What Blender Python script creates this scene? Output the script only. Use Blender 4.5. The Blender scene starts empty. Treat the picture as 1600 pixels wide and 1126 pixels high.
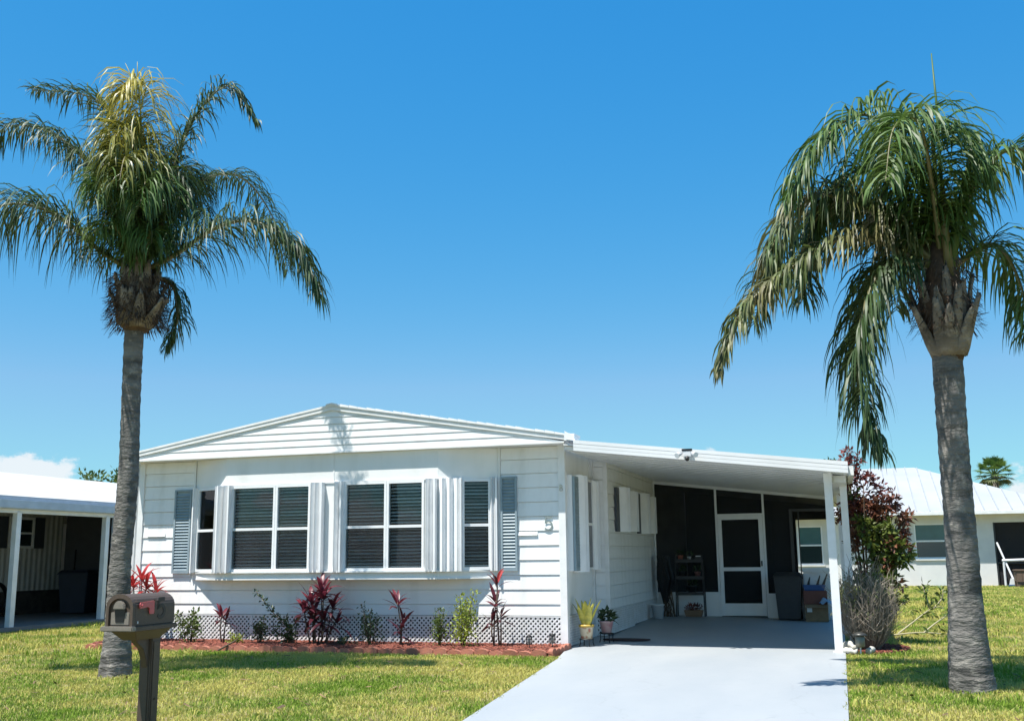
import bpy, math, random
import numpy as np
from mathutils import Vector, Matrix

# ------------------------------------------------------------------ camera, sky, sun, exposure
scene = bpy.context.scene
COL = scene.collection
R = math.radians

cam_data = bpy.data.cameras.new("camera")
cam_data.sensor_width = 36.0
cam_data.lens = 36.0 * 1621.93 / 1600.0
cam_data.clip_start = 0.05
cam_data.clip_end = 3000.0
cam = bpy.data.objects.new("camera", cam_data)
COL.objects.link(cam)
CAM = Vector((3.7724, -14.6559, 1.28))
YAW, PITCH, ROLL = -0.3000447, 0.186148, 0.0116675
fw = Vector((math.sin(YAW) * math.cos(PITCH), math.cos(YAW) * math.cos(PITCH), math.sin(PITCH)))
rt = Vector((math.cos(YAW), -math.sin(YAW), 0.0))
dn = fw.cross(rt)
rt2 = rt * math.cos(ROLL) + dn * math.sin(ROLL)
dn2 = -rt * math.sin(ROLL) + dn * math.cos(ROLL)
m3 = Matrix((rt2, -dn2, -fw)).transposed()
cam.matrix_world = Matrix.Translation(CAM) @ m3.to_4x4()
scene.camera = cam

LIGHT = Vector((0.6, 1.0, -3.0)).normalized()          # direction the sunlight travels
SUN_EL = math.asin(-LIGHT.z)
SUN_AZ = math.atan2(-LIGHT.x, -LIGHT.y)                  # clockwise from +Y

world = bpy.data.worlds.new("World")
scene.world = world
world.use_nodes = True
wn, wl = world.node_tree.nodes, world.node_tree.links
wn.clear()
w_out = wn.new("ShaderNodeOutputWorld")
w_bg = wn.new("ShaderNodeBackground")
w_bg.inputs["Strength"].default_value = 0.118
sky = wn.new("ShaderNodeTexSky")
sky.sky_type = 'NISHITA'
sky.sun_disc = False
sky.sun_elevation = SUN_EL
sky.sun_rotation = SUN_AZ
sky.air_density = 1.0
sky.dust_density = 0.35
sky.ozone_density = 2.2
hsv = wn.new("ShaderNodeHueSaturation")
hsv.inputs["Saturation"].default_value = 1.28
hsv.inputs["Hue"].default_value = 0.49
wl.new(sky.outputs[0], hsv.inputs["Color"])
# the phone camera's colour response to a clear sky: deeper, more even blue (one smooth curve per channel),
# plus a linear boost to the brighter sky towards the sun, added for ambient light
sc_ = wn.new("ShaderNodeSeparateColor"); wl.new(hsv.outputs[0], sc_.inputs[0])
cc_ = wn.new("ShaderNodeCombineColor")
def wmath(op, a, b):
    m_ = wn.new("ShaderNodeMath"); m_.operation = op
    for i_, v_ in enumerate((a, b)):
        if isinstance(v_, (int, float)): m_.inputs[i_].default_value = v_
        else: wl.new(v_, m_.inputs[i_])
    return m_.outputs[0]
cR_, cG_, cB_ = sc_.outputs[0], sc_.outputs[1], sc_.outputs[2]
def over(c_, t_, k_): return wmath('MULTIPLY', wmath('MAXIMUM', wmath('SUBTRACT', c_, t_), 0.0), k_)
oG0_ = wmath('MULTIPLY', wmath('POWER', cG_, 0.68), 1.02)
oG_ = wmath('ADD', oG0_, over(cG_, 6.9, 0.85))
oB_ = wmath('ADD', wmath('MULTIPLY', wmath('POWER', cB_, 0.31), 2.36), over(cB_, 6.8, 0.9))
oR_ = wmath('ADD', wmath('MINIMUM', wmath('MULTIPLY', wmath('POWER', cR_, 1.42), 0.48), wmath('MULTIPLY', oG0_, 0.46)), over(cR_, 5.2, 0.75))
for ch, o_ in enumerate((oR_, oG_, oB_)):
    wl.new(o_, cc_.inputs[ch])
# low bank of fair-weather cumulus all the way round the horizon
tc = wn.new("ShaderNodeTexCoord")
sep = wn.new("ShaderNodeSeparateXYZ"); wl.new(tc.outputs["Generated"], sep.inputs[0])
mp = wn.new("ShaderNodeMapping"); mp.inputs["Scale"].default_value = (9, 9, 15)
mp.inputs["Location"].default_value = (4.4, 4.4, 4.60)
wl.new(tc.outputs["Generated"], mp.inputs[0])
cn = wn.new("ShaderNodeTexNoise"); cn.inputs["Scale"].default_value = 1.0
cn.inputs["Detail"].default_value = 9.0; cn.inputs["Roughness"].default_value = 0.62
wl.new(mp.outputs[0], cn.inputs["Vector"])
band = wn.new("ShaderNodeMapRange"); band.interpolation_type = 'SMOOTHSTEP'
band.inputs["From Min"].default_value = 0.07; band.inputs["From Max"].default_value = 0.135
band.inputs["To Min"].default_value = 0.0; band.inputs["To Max"].default_value = 0.30
wl.new(sep.outputs["Z"], band.inputs["Value"])
csub = wn.new("ShaderNodeMath"); csub.operation = 'SUBTRACT'
wl.new(cn.outputs["Fac"], csub.inputs[0]); wl.new(band.outputs[0], csub.inputs[1])
cr = wn.new("ShaderNodeMapRange"); cr.interpolation_type = 'SMOOTHSTEP'
cr.inputs["From Min"].default_value = 0.50; cr.inputs["From Max"].default_value = 0.57
cr.inputs["To Max"].default_value = 0.85
wl.new(csub.outputs[0], cr.inputs["Value"])
cm = wn.new("ShaderNodeMix"); cm.data_type = 'RGBA'
wl.new(cr.outputs[0], cm.inputs["Factor"])
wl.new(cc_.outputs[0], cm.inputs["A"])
cm.inputs["B"].default_value = (4.3, 4.45, 4.6, 1)
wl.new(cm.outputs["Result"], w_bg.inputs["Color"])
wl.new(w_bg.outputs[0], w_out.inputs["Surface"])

sun_d = bpy.data.lights.new("sun", 'SUN')
sun_d.energy = 4.8
sun_d.angle = R(0.53)
sun_d.color = (1.0, 0.965, 0.90)
sun = bpy.data.objects.new("sun", sun_d)
COL.objects.link(sun)
sun.rotation_euler = LIGHT.to_track_quat('-Z', 'Y').to_euler()

scene.view_settings.view_transform = 'Standard'
scene.view_settings.look = 'None'
scene.view_settings.exposure = 0.85
scene.view_settings.gamma = 1.0
scene.cycles.use_denoising = True
scene.cycles.max_bounces = 8
scene.cycles.transparent_max_bounces = 24
scene.cycles.sample_clamp_indirect = 6.0

random.seed(7)
rng = np.random.default_rng(7)

# ------------------------------------------------------------------ materials
MATS = {}

def _new(name):
    m = bpy.data.materials.new(name)
    m.use_nodes = True
    n, l = m.node_tree.nodes, m.node_tree.links
    return m, n, l, n["Principled BSDF"]

def mat(name, col, rough=0.6, col2=None, scale=4.0, metal=0.0, bump=0.0, bscale=40.0, stretch=(1, 1, 1),
        spec=0.5, translucent=0.0, island=0.0, detail=6.0, lo=0.35, hi=0.65, coat=0.0):
    """procedural principled material: two-tone noise, fine bump, optional per-island value change"""
    if name in MATS:
        return MATS[name]
    m, n, l, b = _new(name)
    b.inputs["Roughness"].default_value = rough
    b.inputs["Metallic"].default_value = metal
    b.inputs["Specular IOR Level"].default_value = spec
    b.inputs["Coat Weight"].default_value = coat
    tcn = n.new("ShaderNodeTexCoord")
    mpn = n.new("ShaderNodeMapping"); mpn.inputs["Scale"].default_value = stretch
    l.new(tcn.outputs["Object"], mpn.inputs[0])
    if col2 is None:
        col2 = tuple(c * 0.86 for c in col)
    nz = n.new("ShaderNodeTexNoise"); nz.inputs["Scale"].default_value = scale
    nz.inputs["Detail"].default_value = detail
    l.new(mpn.outputs[0], nz.inputs["Vector"])
    mr = n.new("ShaderNodeMapRange"); mr.inputs["From Min"].default_value = lo; mr.inputs["From Max"].default_value = hi
    l.new(nz.outputs["Fac"], mr.inputs["Value"])
    mx = n.new("ShaderNodeMix"); mx.data_type = 'RGBA'
    mx.inputs["A"].default_value = (*col, 1); mx.inputs["B"].default_value = (*col2, 1)
    l.new(mr.outputs[0], mx.inputs["Factor"])
    out = mx.outputs["Result"]
    if island > 0:
        g = n.new("ShaderNodeNewGeometry")
        ml = n.new("ShaderNodeMapRange"); ml.inputs["To Min"].default_value = 1 - island; ml.inputs["To Max"].default_value = 1 + island
        l.new(g.outputs["Random Per Island"], ml.inputs["Value"])
        hs = n.new("ShaderNodeHueSaturation")
        l.new(ml.outputs[0], hs.inputs["Value"]); l.new(out, hs.inputs["Color"])
        out = hs.outputs[0]
    l.new(out, b.inputs["Base Color"])
    if bump > 0:
        nb = n.new("ShaderNodeTexNoise"); nb.inputs["Scale"].default_value = bscale; nb.inputs["Detail"].default_value = 4
        l.new(mpn.outputs[0], nb.inputs["Vector"])
        bp = n.new("ShaderNodeBump"); bp.inputs["Strength"].default_value = bump; bp.inputs["Distance"].default_value = 0.02
        l.new(nb.outputs["Fac"], bp.inputs["Height"]); l.new(bp.outputs[0], b.inputs["Normal"])
    if translucent > 0:
        tr = n.new("ShaderNodeBsdfTranslucent"); l.new(out, tr.inputs["Color"])
        ms = n.new("ShaderNodeMixShader"); ms.inputs[0].default_value = translucent
        o = n["Material Output"]
        l.new(b.outputs[0], ms.inputs[1]); l.new(tr.outputs[0], ms.inputs[2]); l.new(ms.outputs[0], o.inputs["Surface"])
    MATS[name] = m
    return m

def mat_glass(name, tint=(0.96, 0.98, 0.98), ior=1.38, haze=0.0):
    if name in MATS:
        return MATS[name]
    m, n, l, b = _new(name)
    n.remove(b)
    t = n.new("ShaderNodeBsdfTransparent"); t.inputs[0].default_value = (*tint, 1)
    g = n.new("ShaderNodeBsdfGlossy"); g.inputs["Roughness"].default_value = 0.02; g.inputs[0].default_value = (0.95, 0.97, 1, 1)
    fr = n.new("ShaderNodeFresnel"); fr.inputs[0].default_value = ior
    tcn = n.new("ShaderNodeTexCoord"); nz = n.new("ShaderNodeTexNoise"); nz.inputs["Scale"].default_value = 1.3
    l.new(tcn.outputs["Object"], nz.inputs["Vector"])
    bp = n.new("ShaderNodeBump"); bp.inputs["Strength"].default_value = 0.15; bp.inputs["Distance"].default_value = 0.01
    l.new(nz.outputs["Fac"], bp.inputs["Height"]); l.new(bp.outputs[0], g.inputs["Normal"])
    s = n.new("ShaderNodeMixShader")
    l.new(fr.outputs[0], s.inputs[0]); l.new(t.outputs[0], s.inputs[1]); l.new(g.outputs[0], s.inputs[2])
    l.new(s.outputs[0], n["Material Output"].inputs["Surface"])
    MATS[name] = m
    return m

def mat_screen(name, col, clear):
    """insect screen: fine woven mesh read from a distance as a part-clear dark sheet"""
    if name in MATS:
        return MATS[name]
    m, n, l, b = _new(name)
    b.inputs["Base Color"].default_value = (*col, 1); b.inputs["Roughness"].default_value = 0.8
    t = n.new("ShaderNodeBsdfTransparent")
    tcn = n.new("ShaderNodeTexCoord"); nz = n.new("ShaderNodeTexNoise"); nz.inputs["Scale"].default_value = 3
    l.new(tcn.outputs["Object"], nz.inputs["Vector"])
    mr = n.new("ShaderNodeMapRange"); mr.inputs["To Min"].default_value = clear - 0.06; mr.inputs["To Max"].default_value = clear + 0.06
    l.new(nz.outputs["Fac"], mr.inputs["Value"])
    s = n.new("ShaderNodeMixShader")
    l.new(mr.outputs[0], s.inputs[0]); l.new(b.outputs[0], s.inputs[1]); l.new(t.outputs[0], s.inputs[2])
    l.new(s.outputs[0], n["Material Output"].inputs["Surface"])
    MATS[name] = m
    return m

SIDING = mat("white siding paint", (0.82, 0.82, 0.81), 0.45, (0.70, 0.70, 0.68), 3.0, bump=0.06, bscale=12, lo=0.50, hi=0.80, stretch=(1.6, 1.6, 0.5))
TRIM = mat("white trim paint", (0.80, 0.80, 0.80), 0.4, (0.72, 0.72, 0.70), 5, bump=0.04, bscale=30)
PANEL = mat("smooth white panel", (0.82, 0.82, 0.81), 0.42, (0.71, 0.71, 0.69), 1.8, bump=0.10, bscale=5, lo=0.48, hi=0.80, stretch=(1.5, 1.5, 0.4))
ALU = mat("white aluminium", (0.84, 0.85, 0.86), 0.4, (0.78, 0.79, 0.80), 5, spec=0.5)
ROOFW = mat("white metal roof", (0.74, 0.75, 0.76), 0.4, (0.66, 0.67, 0.67), 1.2, bump=0.04, bscale=12)
SOFFIT = mat("pale soffit metal", (0.76, 0.78, 0.80), 0.4, (0.68, 0.70, 0.72), 1.5)
SHUTTER = mat("blue grey shutter", (0.27, 0.34, 0.375), 0.5, (0.22, 0.29, 0.33), 8)
LATTICE = mat("white lattice vinyl", (0.80, 0.80, 0.80), 0.45, (0.70, 0.70, 0.68), 6)
DARK = mat("dark void", (0.012, 0.012, 0.014), 0.9)  # near-black colour standing in for the darkness of unlit hollows
INTERIOR = mat("dim interior", (0.05, 0.05, 0.05), 0.9)
BLIND = mat("blind slat", (0.78, 0.78, 0.75), 0.5, (0.68, 0.68, 0.65), 6)
HALFSCREEN = mat_screen("window insect screen", (0.006, 0.007, 0.010), 0.86)
GLASS = mat_glass("window glass")
SCREEN = mat_screen("insect screen", (0.007, 0.009, 0.012), 0.16)
CLEARSCREEN = mat_screen("open weave screen", (0.02, 0.02, 0.022), 0.82)
BLACKM = mat("black iron", (0.012, 0.012, 0.013), 0.45, spec=0.5)
MAILB = mat("taupe moulded plastic", (0.082, 0.057, 0.040), 0.55, (0.070, 0.049, 0.035), 30, bump=0.12, bscale=220)
MAILB2 = mat("lighter taupe plastic", (0.20, 0.175, 0.145), 0.45, (0.17, 0.15, 0.125), 30, bump=0.08, bscale=200)
RED = mat("faded red plastic", (0.52, 0.09, 0.09), 0.4, (0.44, 0.10, 0.10), 40)
BLACKP = mat("black vinyl", (0.008, 0.008, 0.009), 0.4)
BIN = mat("dark bin plastic", (0.022, 0.026, 0.030), 0.5, (0.018, 0.02, 0.024), 12, bump=0.1, bscale=90)
BIN2 = mat("navy bin plastic", (0.03, 0.04, 0.065), 0.5, bump=0.1, bscale=90)
CARD = mat("cardboard", (0.24, 0.155, 0.085), 0.85, (0.20, 0.13, 0.07), 10)
CARD2 = mat("red brown carton", (0.16, 0.06, 0.045), 0.8)
WHITEP = mat("white plastic", (0.72, 0.73, 0.74), 0.4)
BLUEP = mat("blue plastic", (0.05, 0.12, 0.32), 0.4)
TERRA = mat("terracotta brick", (0.40, 0.145, 0.09), 0.85, (0.30, 0.12, 0.085), 14, bump=0.3, bscale=60)
MULCH = mat("red mulch", (0.21, 0.058, 0.034), 0.9, (0.10, 0.032, 0.022), 30, bump=0.8, bscale=70)
CHIP = mat("red mulch chip", (0.27, 0.080, 0.050), 0.9, (0.17, 0.052, 0.034), 9, island=0.45)
WOOD = mat("weathered wood", (0.16, 0.105, 0.075), 0.85, (0.10, 0.07, 0.052), 14, stretch=(1, 1, 8), bump=0.3)
STUCCO = mat("white stucco", (0.68, 0.68, 0.66), 0.85, (0.62, 0.62, 0.61), 2, bump=0.25, bscale=60)

def mat_trunk(name, c1, c2, c3, ring):
    m, n, l, b = _new(name)
    b.inputs["Roughness"].default_value = 0.9
    tcn = n.new("ShaderNodeTexCoord")
    mp1 = n.new("ShaderNodeMapping"); mp1.inputs["Scale"].default_value = (1.3, 1.3, ring)
    l.new(tcn.outputs["Object"], mp1.inputs[0])
    n1 = n.new("ShaderNodeTexNoise"); n1.inputs["Scale"].default_value = 1.0; n1.inputs["Detail"].default_value = 5; n1.inputs["Roughness"].default_value = 0.55
    l.new(mp1.outputs[0], n1.inputs["Vector"])
    n2 = n.new("ShaderNodeTexNoise"); n2.inputs["Scale"].default_value = 7; n2.inputs["Detail"].default_value = 8; n2.inputs["Roughness"].default_value = 0.7
    l.new(tcn.outputs["Object"], n2.inputs["Vector"])
    r1 = n.new("ShaderNodeValToRGB")
    e = r1.color_ramp.elements
    e[0].position = 0.33; e[0].color = (*c2, 1); e[1].position = 0.66; e[1].color = (*c1, 1)
    mid = e.new(0.5); mid.color = (*[0.5 * (a + c) for a, c in zip(c1, c2)], 1)
    l.new(n1.outputs["Fac"], r1.inputs[0])
    mr = n.new("ShaderNodeMapRange"); mr.inputs["From Min"].default_value = 0.52; mr.inputs["From Max"].default_value = 0.68
    l.new(n2.outputs["Fac"], mr.inputs["Value"])
    mx = n.new("ShaderNodeMix"); mx.data_type = 'RGBA'; mx.inputs["B"].default_value = (*c3, 1)
    l.new(mr.outputs[0], mx.inputs["Factor"]); l.new(r1.outputs[0], mx.inputs["A"])
    l.new(mx.outputs["Result"], b.inputs["Base Color"])
    n3 = n.new("ShaderNodeTexNoise"); n3.inputs["Scale"].default_value = 13; n3.inputs["Detail"].default_value = 10
    mp3 = n.new("ShaderNodeMapping"); mp3.inputs["Scale"].default_value = (1, 1, 2.5)
    l.new(tcn.outputs["Object"], mp3.inputs[0]); l.new(mp3.outputs[0], n3.inputs["Vector"])
    ad = n.new("ShaderNodeMath"); ad.operation = 'ADD'
    hf = n.new("ShaderNodeMath"); hf.operation = 'MULTIPLY'; hf.inputs[1].default_value = 0.45
    l.new(n1.outputs["Fac"], hf.inputs[0]); l.new(hf.outputs[0], ad.inputs[0]); l.new(n3.outputs["Fac"], ad.inputs[1])
    bp = n.new("ShaderNodeBump"); bp.inputs["Strength"].default_value = 0.9; bp.inputs["Distance"].default_value = 0.03
    l.new(ad.outputs[0], bp.inputs["Height"]); l.new(bp.outputs[0], b.inputs["Normal"])
    return m

TRUNK = mat_trunk("palm bark", (0.20, 0.185, 0.165), (0.060, 0.056, 0.052), (0.29, 0.265, 0.23), 7)
BOOT = mat_trunk("old leaf base", (0.26, 0.22, 0.175), (0.10, 0.08, 0.06), (0.33, 0.28, 0.22), 5)
FIBRE = mat("brown fibre", (0.10, 0.062, 0.038), 0.95, (0.055, 0.035, 0.024), 20, island=0.3)
FROND_D = mat("dark palm leaflet", (0.038, 0.072, 0.022), 0.50, (0.052, 0.088, 0.024), 3, translucent=0.25, island=0.35)
FROND_G = mat("green palm leaflet", (0.070, 0.140, 0.030), 0.50, (0.10, 0.155, 0.034), 3, translucent=0.28, island=0.35)
def mat_yellow(name, z0, z1):
    m, n, l, b = _new(name)
    b.inputs["Roughness"].default_value = 0.42
    tcn = n.new("ShaderNodeTexCoord"); sp_ = n.new("ShaderNodeSeparateXYZ"); l.new(tcn.outputs["Object"], sp_.inputs[0])
    g = n.new("ShaderNodeNewGeometry")
    a_ = n.new("ShaderNodeMath"); a_.operation = 'MULTIPLY_ADD'; a_.inputs[1].default_value = 0.9
    l.new(g.outputs["Random Per Island"], a_.inputs[0]); l.new(sp_.outputs["Z"], a_.inputs[2])
    mr = n.new("ShaderNodeMapRange"); mr.inputs["From Min"].default_value = z0 + 0.45; mr.inputs["From Max"].default_value = z1 + 0.45
    l.new(a_.outputs[0], mr.inputs["Value"])
    rp = n.new("ShaderNodeValToRGB"); e = rp.color_ramp.elements
    e[0].position = 0.0; e[0].color = (0.05, 0.09, 0.022, 1); e[1].position = 1.0; e[1].color = (0.42, 0.36, 0.06, 1)
    c = e.new(0.5); c.color = (0.20, 0.20, 0.03, 1)
    l.new(mr.outputs[0], rp.inputs[0]); l.new(rp.outputs[0], b.inputs["Base Color"])
    tr = n.new("ShaderNodeBsdfTranslucent"); l.new(rp.outputs[0], tr.inputs["Color"])
    ms = n.new("ShaderNodeMixShader"); ms.inputs[0].default_value = 0.3
    l.new(b.outputs[0], ms.inputs[1]); l.new(tr.outputs[0], ms.inputs[2]); l.new(ms.outputs[0], n["Material Output"].inputs["Surface"])
    return m
FROND_Y = mat_yellow("frond yellow at the tip", 5.3, 6.9)
FROND_YG = mat_yellow("frond barely yellowing", 5.2, 7.3)
FROND_B = mat("browning palm leaflet", (0.075, 0.115, 0.030), 0.50, (0.16, 0.14, 0.055), 2.2, translucent=0.25, island=0.4)
RACHIS = mat("frond stalk", (0.12, 0.12, 0.04), 0.5, (0.16, 0.13, 0.06), 8)
BRANCH = mat("pale grey twig", (0.30, 0.255, 0.20), 0.9, (0.18, 0.15, 0.12), 20, island=0.3)
STEM = mat("brown stem", (0.11, 0.075, 0.05), 0.9, (0.07, 0.05, 0.035), 20)
LEAF_G = mat("shrub leaf", (0.075, 0.125, 0.025), 0.45, (0.12, 0.155, 0.03), 8, translucent=0.25, island=0.4)
LEAF_DG = mat("dark shrub leaf", (0.028, 0.055, 0.018), 0.4, (0.04, 0.07, 0.02), 8, translucent=0.2, island=0.4)
LEAF_LG = mat("lime shrub leaf", (0.36, 0.40, 0.05), 0.45, (0.22, 0.29, 0.04), 6, translucent=0.3, island=0.35)
LEAF_RED = mat("rust red leaf", (0.19, 0.045, 0.028), 0.5, (0.11, 0.03, 0.03), 5, translucent=0.25, island=0.45)
LEAF_PUR = mat("dark maroon leaf", (0.12, 0.042, 0.032), 0.45, (0.21, 0.09, 0.045), 6, translucent=0.2, island=0.45)
CORD_P = mat("pink cordyline leaf", (0.20, 0.036, 0.052), 0.4, (0.085, 0.014, 0.028), 12, translucent=0.3)
CORD_D = mat("burgundy cordyline leaf", (0.06, 0.012, 0.02), 0.38, (0.10, 0.02, 0.03), 12, translucent=0.2)
CORD_R = mat("bright red cordyline leaf", (0.48, 0.035, 0.035), 0.4, (0.30, 0.03, 0.03), 12, translucent=0.3)
SNAKE = mat("snake plant leaf", (0.62, 0.54, 0.10), 0.4, (0.34, 0.34, 0.07), 14, translucent=0.15)

# ------------------------------------------------------------------ mesh helpers
class MB:
    def __init__(self):
        self.v = []; self.f = []
    def add(self, vs, fs):
        o = len(self.v)
        self.v.extend([tuple(p) for p in vs]); self.f.extend([tuple(i + o for i in q) for q in fs])
        return self
    def box(self, x0, x1, y0, y1, z0, z1):
        return self.add([(x0, y0, z0), (x1, y0, z0), (x1, y1, z0), (x0, y1, z0), (x0, y0, z1), (x1, y0, z1), (x1, y1, z1), (x0, y1, z1)],
                        [(0, 3, 2, 1), (4, 5, 6, 7), (0, 1, 5, 4), (1, 2, 6, 5), (2, 3, 7, 6), (3, 0, 4, 7)])
    def hexa(self, p):     # 8 points, bottom ring then top ring
        return self.add(p, [(0, 3, 2, 1), (4, 5, 6, 7), (0, 1, 5, 4), (1, 2, 6, 5), (2, 3, 7, 6), (3, 0, 4, 7)])
    def quad(self, a, b, c, d):
        return self.add([a, b, c, d], [(0, 1, 2, 3)])
    def prism(self, ring, dz0, dz1):      # plan polygon extruded in z
        k = len(ring)
        vs = [(x, y, dz0) for x, y in ring] + [(x, y, dz1) for x, y in ring]
        fs = [tuple(range(k - 1, -1, -1)), tuple(range(k, 2 * k))] + [(i, (i + 1) % k, k + (i + 1) % k, k + i) for i in range(k)]
        return self.add(vs, fs)
    def prism_y(self, ring, y0, y1):      # x,z polygon extruded in y
        k = len(ring)
        vs = [(x, y0, z) for x, z in ring] + [(x, y1, z) for x, z in ring]
        fs = [tuple(range(k)), tuple(range(2 * k - 1, k - 1, -1))] + [(i, k + i, k + (i + 1) % k, (i + 1) % k) for i in range(k)]
        return self.add(vs, fs)
    def prism_x(self, ring, x0, x1):      # y,z polygon extruded in x
        k = len(ring)
        vs = [(x0, y, z) for y, z in ring] + [(x1, y, z) for y, z in ring]
        fs = [tuple(range(k - 1, -1, -1)), tuple(range(k, 2 * k))] + [(i, (i + 1) % k, k + (i + 1) % k, k + i) for i in range(k)]
        return self.add(vs, fs)
    def tube(self, pts, rad, n=8, caps=True):
        pts = [Vector(p) for p in pts]
        if not hasattr(rad, '__len__'):
            rad = [rad] * len(pts)
        o = len(self.v); prev = None
        for i, p in enumerate(pts):
            t = (pts[min(i + 1, len(pts) - 1)] - pts[max(i - 1, 0)])
            t = t.normalized() if t.length > 1e-9 else Vector((0, 0, 1))
            if prev is None:
                a = Vector((1, 0, 0)) if abs(t.x) < 0.8 else Vector((0, 1, 0))
            else:
                a = prev
            u = (a - t * a.dot(t)).normalized(); w = t.cross(u); prev = u
            for k in range(n):
                an = 2 * math.pi * k / n
                self.v.append(tuple(p + (u * math.cos(an) + w * math.sin(an)) * rad[i]))
        for i in range(len(pts) - 1):
            for k in range(n):
                a = o + i * n + k; b = o + i * n + (k + 1) % n
                self.f.append((a, b, b + n, a + n))
        if caps:
            self.f.append(tuple(o + k for k in range(n - 1, -1, -1)))
            self.f.append(tuple(o + (len(pts) - 1) * n + k for k in range(n)))
        return self
    def lathe(self, prof, n=20, c=(0, 0, 0), caps=True):      # prof: (r, z)
        return self.tube([(c[0], c[1], c[2] + z) for r, z in prof], [max(r, 1e-4) for r, z in prof], n, caps) if all(prof[i + 1][1] > prof[i][1] for i in range(len(prof) - 1)) else self._lathe(prof, n, c)
    def _lathe(self, prof, n, c):
        o = len(self.v)
        for r, z in prof:
            for k in range(n):
                a = 2 * math.pi * k / n
                self.v.append((c[0] + r * math.cos(a), c[1] + r * math.sin(a), c[2] + z))
        for i in range(len(prof) - 1):
            for k in range(n):
                a = o + i * n + k; b = o + i * n + (k + 1) % n
                self.f.append((a, b, b + n, a + n))
        return self
    def mesh(self, name, material, smooth=False):
        me = bpy.data.meshes.new(name)
        me.from_pydata(self.v, [], self.f)
        me.materials.append(material)
        if smooth:
            me.polygons.foreach_set('use_smooth', [True] * len(me.polygons))
        me.update()
        return me
    def build(self, name, material, parent=None, smooth=False, bevel=0.0, loc=None):
        me = self.mesh(name, material, smooth)
        if bevel > 0:
            import bmesh
            bm = bmesh.new(); bm.from_mesh(me)
            bmesh.ops.bevel(bm, geom=list(bm.edges), offset=bevel, segments=2, affect='EDGES', clamp_overlap=True)
            bm.to_mesh(me); bm.free()
        return link(name, me, parent, loc)

def link(name, me, parent=None, loc=None, rot=None, scale=None):
    o = bpy.data.objects.new(name, me)
    COL.objects.link(o)
    if parent is not None:
        o.parent = parent
    if loc is not None:
        o.location = loc
    if rot is not None:
        o.rotation_euler = rot
    if scale is not None:
        o.scale = scale
    return o

def tag(o, label, cat, group=None):
    o["label"] = label; o["category"] = cat
    if group:
        o["group"] = group
    return o

def thing(name, label, cat, loc=(0, 0, 0), rz=0.0, group=None):
    o = bpy.data.objects.new(name, None)
    o.empty_display_size = 0.2
    COL.objects.link(o)
    o.location = loc; o.rotation_euler = (0, 0, rz)
    return tag(o, label, cat, group)

def structure(o, kind="structure"):
    o["kind"] = kind
    return o

def np_mesh(name, verts, faces, material, smooth=False):
    """fast mesh from numpy arrays; faces is (n,3) or (n,4)"""
    me = bpy.data.meshes.new(name)
    nv, nf, k = len(verts), len(faces), faces.shape[1]
    me.vertices.add(nv); me.vertices.foreach_set('co', np.asarray(verts, np.float32).ravel())
    me.loops.add(nf * k); me.loops.foreach_set('vertex_index', np.asarray(faces, np.int32).ravel())
    me.polygons.add(nf); me.polygons.foreach_set('loop_start', np.arange(0, nf * k, k, dtype=np.int32))
    me.polygons.foreach_set('loop_total', np.full(nf, k, np.int32))
    if smooth:
        me.polygons.foreach_set('use_smooth', np.ones(nf, bool))
    me.materials.append(material)
    me.update(calc_edges=True)
    return me

def catmull(pts, n):
    P = [pts[0] + (pts[0] - pts[1])] + list(pts) + [pts[-1] + (pts[-1] - pts[-2])]
    out = []
    for i in range(1, len(P) - 2):
        for k in range(n):
            t = k / n
            a, b, c, d_ = P[i - 1], P[i], P[i + 1], P[i + 2]
            out.append(0.5 * ((2 * b) + (c - a) * t + (2 * a - 5 * b + 4 * c - d_) * t * t + (3 * b - a - 3 * c + d_) * t ** 3))
    out.append(P[-2])
    return out

def slab_z(x, y):
    return max(y, 0.0) * (0.021 - 0.004 * min(max(x, 0), 3.8))

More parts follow.
